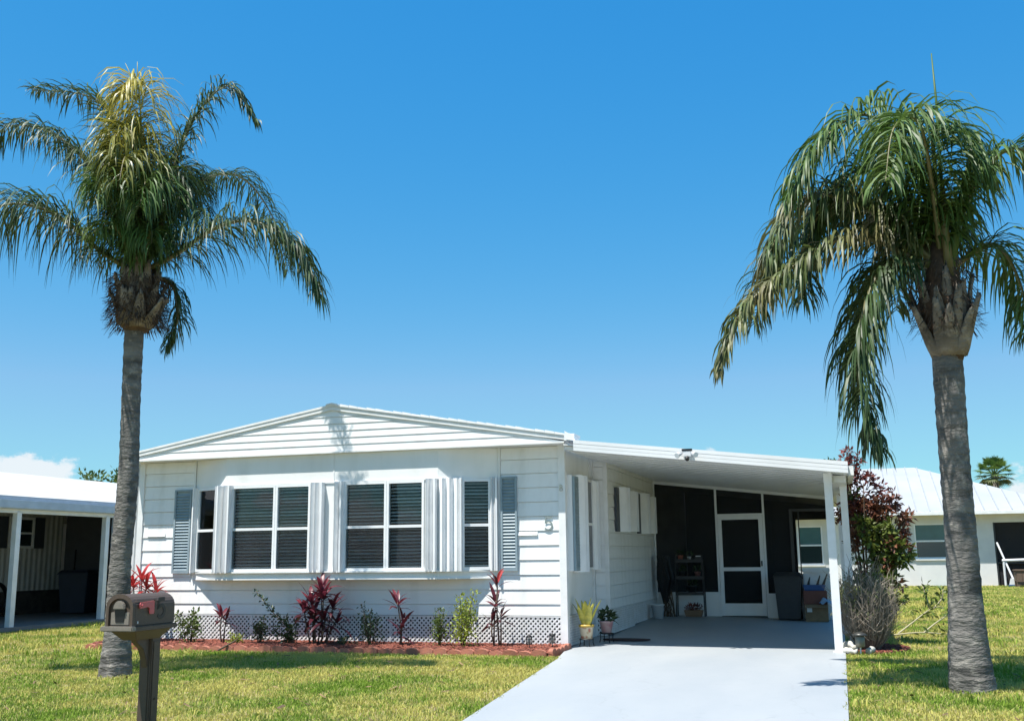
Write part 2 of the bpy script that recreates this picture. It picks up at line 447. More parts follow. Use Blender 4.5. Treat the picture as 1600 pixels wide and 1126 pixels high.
# ------------------------------------------------------------------ the ground, lawn, driveway
def mat_lawn(name, dark, dry, soil, blades):
    m, n, l, b = _new(name)
    b.inputs["Roughness"].default_value = 0.75
    b.inputs["Specular IOR Level"].default_value = 0.25
    g = n.new("ShaderNodeNewGeometry")
    n1 = n.new("ShaderNodeTexNoise"); n1.inputs["Scale"].default_value = 0.75; n1.inputs["Detail"].default_value = 5; n1.inputs["Roughness"].default_value = 0.65
    n2 = n.new("ShaderNodeTexNoise"); n2.inputs["Scale"].default_value = 4.5; n2.inputs["Detail"].default_value = 5
    mp = n.new("ShaderNodeMapping"); mp.inputs["Location"].default_value = (4.3, 9.1, 0)
    l.new(g.outputs["Position"], mp.inputs[0])
    l.new(mp.outputs[0], n1.inputs["Vector"]); l.new(mp.outputs[0], n2.inputs["Vector"])
    ad = n.new("ShaderNodeMath"); ad.operation = 'MULTIPLY_ADD'; ad.inputs[1].default_value = 0.55
    st_ = n.new("ShaderNodeMapRange"); st_.inputs["From Min"].default_value = 0.30; st_.inputs["From Max"].default_value = 0.70
    st_.inputs["To Min"].default_value = 0.12; st_.inputs["To Max"].default_value = 0.88
    l.new(n1.outputs["Fac"], st_.inputs["Value"])
    l.new(n2.outputs["Fac"], ad.inputs[0]); l.new(st_.outputs[0], ad.inputs[2])
    src = ad.outputs[0]
    if blades:
        a2 = n.new("ShaderNodeMath"); a2.operation = 'MULTIPLY_ADD'; a2.inputs[1].default_value = 0.42
        l.new(g.outputs["Random Per Island"], a2.inputs[0]); l.new(src, a2.inputs[2]); src = a2.outputs[0]
    rp = n.new("ShaderNodeValToRGB"); e = rp.color_ramp.elements
    off = 0.20 if blades else 0.0
    e[0].position = 0.69 + off; e[0].color = (*dark, 1)
    e[1].position = 0.92 + off; e[1].color = (*soil, 1)
    c = e.new(0.81 + off); c.color = (*dry, 1)
    l.new(src, rp.inputs[0])
    l.new(rp.outputs[0], b.inputs["Base Color"])
    if blades:
        tr = n.new("ShaderNodeBsdfTranslucent"); l.new(rp.outputs[0], tr.inputs["Color"])
        ms = n.new("ShaderNodeMixShader"); ms.inputs[0].default_value = 0.3
        l.new(b.outputs[0], ms.inputs[1]); l.new(tr.outputs[0], ms.inputs[2]); l.new(ms.outputs[0], n["Material Output"].inputs["Surface"])
    else:
        n3 = n.new("ShaderNodeTexNoise"); n3.inputs["Scale"].default_value = 45; n3.inputs["Detail"].default_value = 6
        l.new(g.outputs["Position"], n3.inputs["Vector"])
        bp = n.new("ShaderNodeBump"); bp.inputs["Strength"].default_value = 1.0; bp.inputs["Distance"].default_value = 0.04
        l.new(n3.outputs["Fac"], bp.inputs["Height"]); l.new(bp.outputs[0], b.inputs["Normal"])
    return m

LAWN = mat_lawn("lawn soil and thatch", (0.12, 0.145, 0.03), (0.30, 0.25, 0.10), (0.34, 0.265, 0.15), False)
BLADE = mat_lawn("grass blades", (0.205, 0.305, 0.034), (0.50, 0.47, 0.125), (0.56, 0.46, 0.22), True)

GZ = -0.03
gm = MB(); gm.quad((-700, -60, GZ), (700, -60, GZ), (700, 1200, GZ), (-700, 1200, GZ))
structure(gm.build("ground", LAWN))

def mat_drive():
    m, n, l, b = _new("painted concrete")
    b.inputs["Roughness"].default_value = 0.55
    tcn = n.new("ShaderNodeTexCoord")
    n1 = n.new("ShaderNodeTexNoise"); n1.inputs["Scale"].default_value = 0.9; n1.inputs["Detail"].default_value = 7; n1.inputs["Roughness"].default_value = 0.6
    n2 = n.new("ShaderNodeTexNoise"); n2.inputs["Scale"].default_value = 9; n2.inputs["Detail"].default_value = 6
    mp = n.new("ShaderNodeMapping"); mp.inputs["Scale"].default_value = (1.0, 0.35, 1)
    l.new(tcn.outputs["Object"], mp.inputs[0]); l.new(mp.outputs[0], n1.inputs["Vector"]); l.new(tcn.outputs["Object"], n2.inputs["Vector"])
    r1 = n.new("ShaderNodeValToRGB"); e = r1.color_ramp.elements
    e[0].position = 0.3; e[0].color = (0.290, 0.316, 0.336, 1); e[1].position = 0.7; e[1].color = (0.345, 0.362, 0.370, 1)
    l.new(n1.outputs["Fac"], r1.inputs[0])
    mr = n.new("ShaderNodeMapRange"); mr.inputs["From Min"].default_value = 0.60; mr.inputs["From Max"].default_value = 0.80; mr.inputs["To Max"].default_value = 0.45
    l.new(n2.outputs["Fac"], mr.inputs["Value"])
    mx = n.new("ShaderNodeMix"); mx.data_type = 'RGBA'; mx.inputs["B"].default_value = (0.25, 0.27, 0.285, 1)
    l.new(mr.outputs[0], mx.inputs["Factor"]); l.new(r1.outputs[0], mx.inputs["A"])
    vo = n.new("ShaderNodeTexVoronoi"); vo.feature = 'DISTANCE_TO_EDGE'; vo.inputs["Scale"].default_value = 0.42
    nw_ = n.new("ShaderNodeTexNoise"); nw_.inputs["Scale"].default_value = 2.2; nw_.inputs["Detail"].default_value = 6
    l.new(tcn.outputs["Object"], nw_.inputs["Vector"])
    va = n.new("ShaderNodeVectorMath"); va.operation = 'MULTIPLY_ADD'; va.inputs[1].default_value = (0.5, 0.5, 0.5)
    l.new(nw_.outputs["Color"], va.inputs[0]); l.new(tcn.outputs["Object"], va.inputs[2]); l.new(va.outputs[0], vo.inputs["Vector"])
    cr_ = n.new("ShaderNodeMapRange"); cr_.inputs["From Min"].default_value = 0.0; cr_.inputs["From Max"].default_value = 0.006
    cr_.inputs["To Min"].default_value = 0.12; cr_.inputs["To Max"].default_value = 0.0
    l.new(vo.outputs["Distance"], cr_.inputs["Value"])
    mc = n.new("ShaderNodeMix"); mc.data_type = 'RGBA'; mc.inputs["B"].default_value = (0.12, 0.12, 0.12, 1)
    l.new(cr_.outputs[0], mc.inputs["Factor"]); l.new(mx.outputs["Result"], mc.inputs["A"]); l.new(mc.outputs["Result"], b.inputs["Base Color"])
    n3 = n.new("ShaderNodeTexNoise"); n3.inputs["Scale"].default_value = 120; n3.inputs["Detail"].default_value = 4
    l.new(tcn.outputs["Object"], n3.inputs["Vector"])
    bp = n.new("ShaderNodeBump"); bp.inputs["Strength"].default_value = 0.15; bp.inputs["Distance"].default_value = 0.01
    l.new(n3.outputs["Fac"], bp.inputs["Height"]); l.new(bp.outputs[0], b.inputs["Normal"])
    return m
DRIVE = mat_drive()

def drive_left(y):            # left edge of the pad, x as a function of y
    return 0.09 - y * 0.110 if y < 0 else 0.0
def drive_right(y):
    return 3.745
dm = MB()
ys = [-14.0, -10, -8, -6, -4.5, -3, -1.5, 0, 1, 2, 3, 4, 5, 6.2, 8, 11]
for a, b_ in zip(ys[:-1], ys[1:]):
    nx = 6
    for i in range(nx):
        def pt(y, t):
            x = drive_left(y) * (1 - t) + drive_right(y) * t if y <= 0 else 0.09 * 0 + (-0.02) * (1 - t) + 3.745 * t
            if y == 0: x = 0.0 * (1 - t) + 3.745 * t
            return (x, y, slab_z(x, y))
        dm.quad(pt(a, i / nx), pt(a, (i + 1) / nx), pt(b_, (i + 1) / nx), pt(b_, i / nx))
for a, b_ in zip(ys[:-1], ys[1:]):
    xa = 0.0 if a >= 0 else drive_left(a); xb = 0.0 if b_ >= 0 else drive_left(b_)
    if a >= 0: xa = -0.02
    if b_ > 0: xb = -0.02
    dm.quad((xa, a, -0.12), (xa, a, slab_z(xa, a)), (xb, b_, slab_z(xb, b_)), (xb, b_, -0.12))
    dm.quad((3.745, a, slab_z(3.745, a)), (3.745, a, -0.12), (3.745, b_, -0.12), (3.745, b_, slab_z(3.745, b_)))
structure(dm.build("driveway", DRIVE))

# grass blades: one uncountable mass
def scatter(x0, x1, y0, y1, dens):
    k = int((x1 - x0) * (y1 - y0) * dens)
    return np.column_stack([rng.uniform(x0, x1, k), rng.uniform(y0, y1, k)])

def blades(pts, hmin, hmax, wid):
    k = len(pts)
    ang = rng.uniform(0, 2 * np.pi, k); lean = rng.uniform(0.1, 0.9, k); h = rng.uniform(hmin, hmax, k)
    la = rng.uniform(0, 2 * np.pi, k)
    base = np.column_stack([pts, np.full(k, GZ)])
    side = np.column_stack([np.cos(ang), np.sin(ang), np.zeros(k)]) * (wid * rng.uniform(0.6, 1.3, k))[:, None]
    ld = np.column_stack([np.cos(la), np.sin(la), np.zeros(k)])
    mid = base + ld * (h * lean * 0.3)[:, None] + np.array([0, 0, 1]) * (h * 0.6)[:, None]
    tip = base + ld * (h * lean)[:, None] + np.array([0, 0, 1]) * (h * (1 - 0.25 * lean))[:, None]
    v = np.stack([base - side, base + side, mid + side * 0.8, mid - side * 0.8, tip], 1).reshape(-1, 3)
    o = np.arange(k) * 5
    f = np.concatenate([np.column_stack([o, o + 1, o + 2]), np.column_stack([o, o + 2, o + 3]), np.column_stack([o + 3, o + 2, o + 4])])
    return v, f

def keep_lawn(p):
    x, y = p[:, 0], p[:, 1]
    left = np.where(y < 0, 0.09 - y * 0.110, 0.0)
    wob = 0.03 * np.sin(y * 7) + 0.02 * np.sin(y * 17 + 1)
    on_drive = (x > left + 0.012 + wob) & (x < 3.735 - wob) & (y < 11)
    house = (x > -7.35) & (x <= 0.6) & (y > -1.12)
    left_n = (x < -11.35) & (y > -6)
    right_n = (y > 27.8)
    bed = ((x - 4.15) / 0.42) ** 2 + ((y - 0.75) / 0.7) ** 2 < 1
    ok = ~(on_drive | house | left_n | right_n | bed)
    # tuft clumping: thin out by a cheap value noise
    clump = np.sin(x * 5.1 + 1.7 * np.sin(y * 3.3)) * np.sin(y * 4.7 + 1.3 * np.sin(x * 2.9))
    return p[ok & (rng.uniform(-1.3, 1.3, len(p)) < clump + 0.75)]
near = [scatter(-6, 1.0, -9.0, -1.0, 4300), scatter(3.7, 8.5, -8.5, 0.5, 4300), scatter(-11.5, -6, -6, 3.5, 1700),
        scatter(3.7, 9.5, 0.5, 8, 1700)]
far = [scatter(3.7, 12, 8, 28, 600), scatter(-11.4, -7.3, 3.5, 12, 600)]
v1, f1 = blades(keep_lawn(np.concatenate(near)), 0.016, 0.055, 0.0042)
v2, f2 = blades(keep_lawn(np.concatenate(far)), 0.05, 0.10, 0.010)
weeds = keep_lawn(np.concatenate([scatter(-11, -4, -4, 2, 5), scatter(3.8, 9, -7, 6, 3)]))
wp = np.repeat(weeds, 22, 0) + rng.normal(0, 0.05, (len(weeds) * 22, 2))
v3, f3 = blades(wp, 0.06, 0.13, 0.008)
gv = np.concatenate([v1, v2, v3]); gf = np.concatenate([f1, f2 + len(v1), f3 + len(v1) + len(v2)])
structure(link("grass", np_mesh("grass", gv, gf, BLADE)), "stuff")
bpy.data.objects["grass"]["label"] = "short patchy lawn grass, green with straw coloured patches"

# ------------------------------------------------------------------ the mobile home
house = thing("mobile_home", "white mobile home with low gable, bay windows and attached carport", "house")
EZ = 2.86                     # soffit height at the wall
PITCHB = 0.2075               # siding exposure
GY = -0.340                    # gable front overhang

def wall_obj(name, mb, m=PANEL):
    return mb.build(name, m, house)

_pl = {}
def plank(parent, x0, z0, length, h, axis='x', y=0.0):
    """one lap board; axis x faces -y, axis y faces +x"""
    key = (round(length, 3), round(h, 3), axis)
    if key not in _pl:
        mb = MB(); hh = h - 0.007
        if axis == 'x':
            mb.prism_x([(-0.016, 0.0), (0.008, 0.0), (0.008, hh), (-0.003, hh), (-0.015, 0.012)][::1], 0, length)
        else:
            ring = [(0.019, 0.0), (-0.008, 0.0), (-0.008, hh), (0.003, hh), (0.018, 0.012)]
            mb.prism_y(ring, 0, length)
        _pl[key] = mb.mesh("plank", SIDING)
    loc = (x0, y, z0) if axis == 'x' else (x0, y, z0)
    return link("plank", _pl[key], parent, loc)

# front wall sheet behind the boards, below and beside the bay
wf = MB()
wf.box(-7.20, -6.15, 0.012, 0.10, 0.44, EZ)
wf.box(-1.00, 0.0, 0.012, 0.10, 0.44, EZ)
wf.box(-6.15, -1.00, 0.012, 0.10, 0.44, 0.985)
front_wall = wall_obj("front_wall", wf, SIDING)
zl = [0.445] + [0.602 + PITCHB * k for k in range(11)] + [EZ]
for z0, z1 in zip(zl[:-1], zl[1:]):
    plank(front_wall, -7.12, z0, 0.94, z1 - z0)
    plank(front_wall, -0.955, z0, 0.88, z1 - z0)
for z0, z1 in zip(zl[:3], zl[1:4]):
    if z1 > 0.98: z1 = 0.98
    plank(front_wall, -6.178, z0, 5.22, z1 - z0)
# two short patch strips lapped over the boards
patch = MB(); patch.prism_x([(-0.03, 0), (-0.004, 0), (-0.004, 0.05), (-0.018, 0.05)], 0, 0.34)
pm = patch.mesh("patch_strip", SIDING)
link("patch_strip", pm, front_wall, (-0.74, 0, 1.575))
link("patch_strip", pm, front_wall, (-7.02, 0, 1.66))
# corner trims
MB().box(-7.22, -7.12, -0.035, 0.08, 0.0, EZ).build("corner_trim", TRIM, house)
MB().box(-0.075, 0.028, -0.038, 0.075, 0.0, EZ).build("corner_trim", TRIM, house)
MB().box(-6.185, -6.155, -0.022, 0.01, 2.42, EZ).build("joint_strip", TRIM, house)
MB().box(-0.995, -0.958, -0.024, 0.01, 0.98, EZ).build("joint_strip", TRIM, house)
MB().tube([(-7.30, 0.02, 0.0), (-7.30, 0.02, EZ)], 0.035, 8).build("downspout", TRIM, house)

# ---- the bay: sill box, header and mullion posts following its three faces
B = [(-6.15, 0.0), (-5.43, -0.27), (-1.85, -0.27), (-1.0, 0.0)]
def offs(d):      # bay outline pushed outwards by d
    return [(B[0][0] - d * 0.4, 0.0), (B[1][0] - d * 0.2, B[1][1] - d), (B[2][0] + d * 0.2, B[2][1] - d), (B[3][0] + d * 0.4, 0.0)]
MB().prism(offs(0) + [(-1.0, 0.09), (-6.15, 0.09)], 2.425, EZ - 0.002).build("bay_header", PANEL, house)
MB().prism(offs(0.0) + [(-1.0, 0.09), (-6.15, 0.09)], 0.985, 1.07).build("bay_apron", PANEL, house)
MB().prism(offs(0.055) , 1.07, 1.093).build("bay_sill", TRIM, house)
MB().prism(offs(0.03), 0.965, 0.985).build("bay_skirt_lip", TRIM, house)
MB().prism(offs(0.018), 2.405, 2.425).build("bay_head_flashing", TRIM, house)
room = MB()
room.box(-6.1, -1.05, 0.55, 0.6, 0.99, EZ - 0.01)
room.build("room_shade_sheet", DARK, house)  # flat sheet, the unlit room behind the blinds is put into its colour

def frame_axes(p0, p1):
    a = Vector((p0[0], p0[1], 0)); b = Vector((p1[0], p1[1], 0))
    u = (b - a).normalized(); nrm = Vector((u.y, -u.x, 0))   # outward
    return a, u, nrm
def face_obj(name, mb, m, parent, p0, p1, smooth=False):
    """mesh in local (along, out, up) of a wall face -> object rotated onto that face"""
    a, u, nrm = frame_axes(p0, p1)
    o = mb.build(name, m, parent, smooth)
    o.location = a
    o.rotation_euler = (0, 0, math.atan2(u.y, u.x))
    return o
# local coords: x along face, -y outward
WZ0, WZ1, WMID = 1.093, 2.405, 1.735

def window(p0, p1, s0, s1, label=None):
    """double hung window between s0..s1 along the face: frame, two panes, blinds"""
    w = MB(); t = 0.035
    w.box(s0, s0 + t, -0.02, 0.05, WZ0, WZ1); w.box(s1 - t, s1, -0.02, 0.05, WZ0, WZ1)
    w.box(s0 + t, s1 - t, -0.018, 0.048, WZ1 - t, WZ1); w.box(s0 + t, s1 - t, -0.022, 0.048, WZ0, WZ0 + 0.04)
    fr = face_obj("window", w, ALU, house, p0, p1)
    MB().box(s0 + t, s1 - t, -0.016, 0.03, WMID - 0.02, WMID + 0.02).build("meeting_rail", ALU, fr)
    MB().box(s0 + t, s1 - t, 0.012, 0.016, WMID + 0.02, WZ1 - t).build("pane", GLASS, fr)
    MB().box(s0 + t, s1 - t, 0.002, 0.006, WZ0 + 0.04, WMID - 0.02).build("pane", GLASS, fr)
    MB().box(s0 + t, s1 - t, -0.010, -0.009, WZ0 + 0.04, WMID - 0.02).build("insect_screen", HALFSCREEN, fr)
    bl = MB(); z = WZ1 - 0.06; k = 0; wt = random.uniform(-0.003, 0.003)
    while z > WZ0 + 0.05:
        j = random.uniform(-0.002, 0.002); tl = 0.0105 + wt + 0.0025 * math.sin(k * 1.7 + s0 * 9)
        bl.hexa([(s0 + t, 0.055, z - tl + j), (s1 - t, 0.055, z - tl + j * 0.3), (s1 - t, 0.095, z + tl - 0.003), (s0 + t, 0.095, z + tl - 0.003),
                 (s0 + t, 0.055, z - tl + 0.003 + j), (s1 - t, 0.055, z - tl + 0.003 + j * 0.3), (s1 - t, 0.095, z + tl), (s0 + t, 0.095, z + tl)])
        z -= 0.0500; k += 1
    bl.box(s0 + t, s1 - t, 0.055, 0.095, WZ0 + 0.042, WZ0 + 0.07)
    b_ = bl.build("blind", BLIND, fr); b_["kind"] = "stuff"
    return fr

def mullion(p0, p1, s0, s1, z0=WZ0, z1=WZ1, out=-0.004):
    return face_obj("window_post", MB().box(s0, s1, out, 0.06, z0, z1), PANEL, house, p0, p1)

def accordion(p0, p1, s0, s1, folds, depth=0.085, z0=1.075, z1=2.42, parent=None):
    """folded accordion storm shutter: a zigzag of narrow pleats"""
    mb = MB(); k = folds * 2; th = 0.004
    xs = [s0 + (s1 - s0) * i / k for i in range(k + 1)]
    yy = [-0.03 if i % 2 == 0 else -0.03 - depth * (0.85 + 0.15 * math.sin(i * 2.3)) for i in range(k + 1)]
    for i in range(k):
        mb.hexa([(xs[i], yy[i], z0), (xs[i + 1], yy[i + 1], z0), (xs[i + 1] + th, yy[i + 1] + th, z0), (xs[i] + th, yy[i] + th, z0),
                 (xs[i], yy[i], z1), (xs[i + 1], yy[i + 1], z1), (xs[i + 1] + th, yy[i + 1] + th, z1), (xs[i] + th, yy[i] + th, z1)])
    mb.box(s1 - 0.014, s1 + 0.014, -0.05 - depth, -0.02, z0, z1)
    return face_obj("accordion_shutter", mb, ALU, parent or house, p0, p1)

def flen(p0, p1): return math.hypot(p1[0] - p0[0], p1[1] - p0[1])
LF, FF, RF = (B[0], B[1]), (B[1], B[2]), (B[2], B[3])
# left angled face
ll = flen(*LF)
mullion(*LF, 0.0, 0.07); window(*LF, 0.07, ll - 0.17); mullion(*LF, ll - 0.17, ll)
accordion(*LF, ll - 0.16, ll - 0.03, 2)
accordion(*LF, -0.02, 0.06, 1, 0.05)
# front face: s = x + 5.43
s = lambda x: x + 5.43
mullion(*FF, 0.0, s(-5.31))
window(*FF, s(-5.31), s(-4.535)); window(*FF, s(-4.53), s(-3.93))
mullion(*FF, s(-3.93), s(-3.36))
window(*FF, s(-3.36), s(-2.665)); window(*FF, s(-2.66), s(-2.06))
mullion(*FF, s(-2.06), s(-1.85))
accordion(*FF, 0.0, s(-5.30), 2)
accordion(*FF, s(-3.92), s(-3.70), 3, 0.07)
accordion(*FF, s(-3.52), s(-3.37), 2, 0.08)
accordion(*FF, s(-2.03), s(-1.86), 3, 0.07)
rl = flen(*RF)
mullion(*RF, 0.0, 0.36); window(*RF, 0.36, 0.78); mullion(*RF, 0.78, rl)
accordion(*RF, 0.02, 0.34, 3, 0.075)
accordion(*RF, 0.77, 0.86, 2, 0.06)
# centre joint strip of the bay header
MB().box(-3.56, -3.535, -0.276, -0.268, 2.426, EZ - 0.003).build("joint_strip", TRIM, house)

# ---- louvred shutters beside the bay
def louvred(x0, x1, z0, z1):
    fr = MB(); t = 0.03
    fr.box(x0, x0 + t, -0.052, -0.02, z0, z1); fr.box(x1 - t, x1, -0.052, -0.02, z0, z1)
    fr.box(x0 + t, x1 - t, -0.05, -0.02, z1 - t, z1); fr.box(x0 + t, x1 - t, -0.05, -0.02, z0, z0 + t * 1.5)
    fr.box(x0 + 0.002, x1 - 0.002, -0.024, -0.018, z0 + 0.002, z1 - 0.002)
    o = fr.build("louvred_shutter", SHUTTER, house)
    lv = MB(); z = z0 + 0.065
    while z < z1 - 0.045:
        lv.hexa([(x0 + t, -0.047, z - 0.017), (x1 - t, -0.047, z - 0.017), (x1 - t, -0.026, z + 0.012), (x0 + t, -0.026, z + 0.012),
                 (x0 + t, -0.047, z - 0.012), (x1 - t, -0.047, z - 0.012), (x1 - t, -0.026, z + 0.017), (x0 + t, -0.026, z + 0.017)])
        z += 0.047
    l_ = lv.build("louvre", SHUTTER, o); l_["kind"] = "stuff"
louvred(-6.515, -6.20, 1.07, 2.40)
louvred(-0.95, -0.70, 1.07, 2.43)

# ---- gable front, roof, rake fascias
RX, RZ = -3.56, 3.525            # ridge
EL, ER = -7.26, 0.13            # eave ends
def rake(x):                    # underside of the rake at x
    return 2.90 + (RZ - 2.90) * ((x - EL) / (RX - EL) if x < RX else (ER - x) / (ER - RX))
gw = MB(); gw.prism_y([(EL + 0.02, 2.885), (ER - 0.02, 2.885), (RX, RZ)], GY + 0.014, GY + 0.06)
gable = gw.build("gable_wall", SIDING, house)
zz = 2.875; gp = 0.1075; k = 0
while zz < RZ - 0.04:
    top = zz + gp - 0.004
    def span(z):
        if z <= 2.90: return EL + 0.01, ER - 0.01
        t = (z - 2.90) / (RZ - 2.90)
        return EL + (RX - EL) * t, ER + (RX - ER) * t
    a0, a1 = span(zz); b0, b1 = span(min(top, RZ - 0.002))
    for (q0, q1, r0, r1) in ((a0, min(a1, -3.37), b0, min(b1, -3.37)), (max(a0, -3.368), a1, max(b0, -3.368), b1)):
        if q1 - q0 < 0.05: continue
        r1 = max(r1, r0 + 0.005)
        mb = MB(); yb, yt = GY - 0.006, GY + 0.003
        mb.add([(q0, yb, zz), (q1, yb, zz), (q1, GY + 0.012, zz), (q0, GY + 0.012, zz), (r0, yt, top), (r1, yt, top), (r1, GY + 0.012, top), (r0, GY + 0.012, top)],
               [(0, 3, 2, 1), (4, 5, 6, 7), (0, 1, 5, 4), (1, 2, 6, 5), (2, 3, 7, 6), (3, 0, 4, 7)])
        mb.build("gable_plank", SIDING, gable)
    zz += gp; k += 1
# soffit under the gable overhang
MB().box(EL + 0.02, ER - 0.02, GY - 0.004, 0.0, EZ, EZ + 0.012).build("soffit", SOFFIT, house)
MB().box(EL + 0.02, ER - 0.02, GY - 0.022, GY - 0.004, EZ - 0.004, EZ + 0.02).build("soffit_bead", TRIM, house)
# roof sheets and rake trims
def roof_side(x0, z0, x1, z1, name, m):
    mb = MB()
    mb.prism_y([(x0, z0 + 0.075), (x1, z1 + 0.075), (x1, z1 + 0.01), (x0, z0 + 0.01)], GY - 0.014, 17.0)
    o = mb.build(name, m, house)
    return o
rl_ = roof_side(EL - 0.02, 2.90, RX, RZ, "roof", ROOFW)
rr_ = roof_side(RX, RZ, ER + 0.02, 2.90, "roof", ROOFW)
def rake_trim(x0, z0, x1, z1, lo, hi, out, parent, m=TRIM, name="rake_trim"):
    MB().prism_y([(x0, z0 + hi), (x1, z1 + hi), (x1, z1 + lo), (x0, z0 + lo)], GY - 0.014 - out, GY - 0.014 + 0.005).build(name, m, parent)
rake_trim(EL - 0.03, 2.90, RX, RZ, -0.008, 0.045, 0.008, rl_)
rake_trim(EL - 0.03, 2.90, RX, RZ, 0.048, 0.082, 0.016, rl_, name="drip_edge")
rake_trim(RX, RZ, ER + 0.03, 2.90, -0.008, 0.045, 0.008, rr_)
rake_trim(RX, RZ, ER + 0.03, 2.90, 0.048, 0.082, 0.016, rr_, name="drip_edge")
# wavy roof-coating edge lumps along the right rake
lump = MB()
for i in range(26):
    t = i / 25.0; x = RX + (ER - RX) * t; z = RZ + (2.90 - RZ) * t + 0.082
    a = 0.010 + 0.012 * abs(math.sin(i * 2.1))
    x2 = x + (ER - RX) / 25 * 0.96
    z2 = z + (2.90 - RZ) / 25 * 0.96
    lump.hexa([(x, GY - 0.038, z - 0.02), (x2, GY - 0.038, z2 - 0.02), (x2, GY + 0.3, z2 - 0.02), (x, GY + 0.3, z - 0.02),
               (x, GY - 0.034, z + a), (x2, GY - 0.036, z2 + a * 0.6), (x2, GY + 0.3, z2 + a), (x, GY + 0.3, z + a)])
lump.build("roof_coating_edge", ROOFW, rr_)
MB().prism_y([(RX - 0.10, RZ + 0.060), (RX, RZ + 0.078), (RX + 0.10, RZ + 0.060), (RX + 0.09, RZ + 0.085), (RX, RZ + 0.102), (RX - 0.09, RZ + 0.085)], GY - 0.045, 17.0).build("ridge_cap", ROOFW, house)
# left eave fascia and right eave flashing
MB().box(EL - 0.04, EL + 0.02, GY - 0.02, 17.0, 2.87, 2.99).build("eave_fascia", TRIM, house)
fl = MB()
fl.box(ER - 0.01, ER + 0.14, GY - 0.05, GY + 0.20, 2.885, 2.98)
fl.hexa([(ER + 0.02, GY - 0.075, 2.90), (ER + 0.16, GY - 0.075, 2.87), (ER + 0.16, GY - 0.05, 2.87), (ER + 0.02, GY - 0.05, 2.90),
         (ER, GY - 0.07, 3.02), (ER + 0.13, GY - 0.07, 2.95), (ER + 0.13, GY - 0.05, 2.95), (ER, GY - 0.05, 3.02)])
fl.build("corner_flashing", SOFFIT, house)

# ---- lattice skirting
def lattice(parent, p0, p1, z0, z1, pitch=0.070, wid=0.0235):
    L = flen(p0, p1); H = z1 - z0
    mb = MB()
    def clip(x, sgn, w):
        # diagonal strip starting at (x, z0) with slope sgn, clipped to 0..L
        out = []
        n_ = 1
        pts = []
        for (dx, dz) in ((-w / 2, 0), (w / 2, 0), (w / 2 + sgn * H, H), (-w / 2 + sgn * H, H)):
            pts.append((x + dx, z0 + dz))
        def cut(poly, xl, keep_gt):
            res = []
            for i in range(len(poly)):
                a, b = poly[i], poly[(i + 1) % len(poly)]
                ia = (a[0] >= xl) if keep_gt else (a[0] <= xl); ib = (b[0] >= xl) if keep_gt else (b[0] <= xl)
                if ia: res.append(a)
                if ia != ib:
                    t = (xl - a[0]) / (b[0] - a[0]); res.append((xl, a[1] + (b[1] - a[1]) * t))
            return res
        pts = cut(pts, 0, True)
        if len(pts) > 2: pts = cut(pts, L, False)
        return pts if len(pts) > 2 else None
    x = -H
    while x < L + H:
        for sgn, y0, y1 in ((1, -0.012, -0.007), (-1, -0.006, -0.001)):
            p = clip(x, sgn, wid * 1.414)
            if p:
                if sgn > 0: mb.prism_y(p, y0, y1)
                else: mb.prism_y(p, y0, y1)
        x += pitch
    mb.box(0, L, -0.016, 0.0005, z0 - 0.012, z0 + 0.006); mb.box(0, L, -0.016, 0.0005, z1 - 0.004, z1 + 0.012)
    mb.box(-0.012, 0.016, -0.017, 0.0007, z0, z1)
    o = face_obj("lattice_panel", mb, LATTICE, house, p0, p1)
    o["kind"] = "stuff"
    return o
xs = [-7.10, -5.05, -2.70, -0.08]
for a, b_ in zip(xs[:-1], xs[1:]):
    lattice(house, (a, -0.005), (b_, -0.005), 0.015, 0.425)
MB().box(-7.1, -0.02, 0.30, 0.33, -0.02, 0.44).build("crawl_shade_sheet", DARK, house)  # sheet coloured near-black to paint in the shade behind the lattice

# ---- right side wall: short front piece, return, long rear piece
X2, Y1, YB = 0.24, 1.75, 6.2
sw = MB(); sw.box(-0.10, 0.0, 0.10, Y1, 0.44, EZ + 0.08); sw.box(-0.10, X2 - 0.012, Y1 + 0.012, Y1 + 0.1, 0.44, EZ - 0.06)
sw.box(X2 - 0.1, X2 - 0.012, Y1 + 0.1, YB + 5, 0.43, EZ - 0.06)
side_wall = sw.build("side_wall", PANEL, house)
for z0, z1 in zip(zl[:-1], zl[1:]):
    if z1 > 2.82: z1 = 2.82
    plank(side_wall, 0.045, z0, X2 - 0.065, z1 - z0, 'x', Y1)
    plank(side_wall, X2, z0, YB - Y1 - 0.06, z1 - z0, 'y', Y1 + 0.06)
MB().box(-0.02, 0.042, Y1 - 0.05, Y1 + 0.0, 0.0, EZ).build("corner_trim", TRIM, house)
MB().box(X2 - 0.035, X2 + 0.03, Y1 - 0.02, Y1 + 0.06, 0.44, EZ - 0.1).build("corner_trim", TRIM, house)
lattice(house, (0.045, Y1 - 0.003), (X2 - 0.03, Y1 - 0.003), 0.06, 0.425)
MB().box(0.0, X2 - 0.06, Y1 + 0.12, Y1 + 0.14, 0.03, 0.43).build("crawl_shade_sheet", DARK, house)
# side lattice skirts face +x
lattice(house, (0.004, 0.08), (0.004, Y1 - 0.06), 0.03, 0.425)
lattice(house, (X2 + 0.004, Y1 + 0.08), (X2 + 0.004, 3.8), 0.08, 0.425)
lattice(house, (X2 + 0.004, 3.83), (X2 + 0.004, YB - 0.02), 0.11, 0.425)
MB().box(-0.22, -0.2, 0.1, Y1, -0.02, 0.44).build("crawl_shade_sheet", DARK, house)  # side lattice gets the same painted-in shade
MB().box(X2 - 0.13, X2 - 0.11, Y1 + 0.15, YB + 5, 0.0, 0.43).build("crawl_shade_sheet", DARK, house)
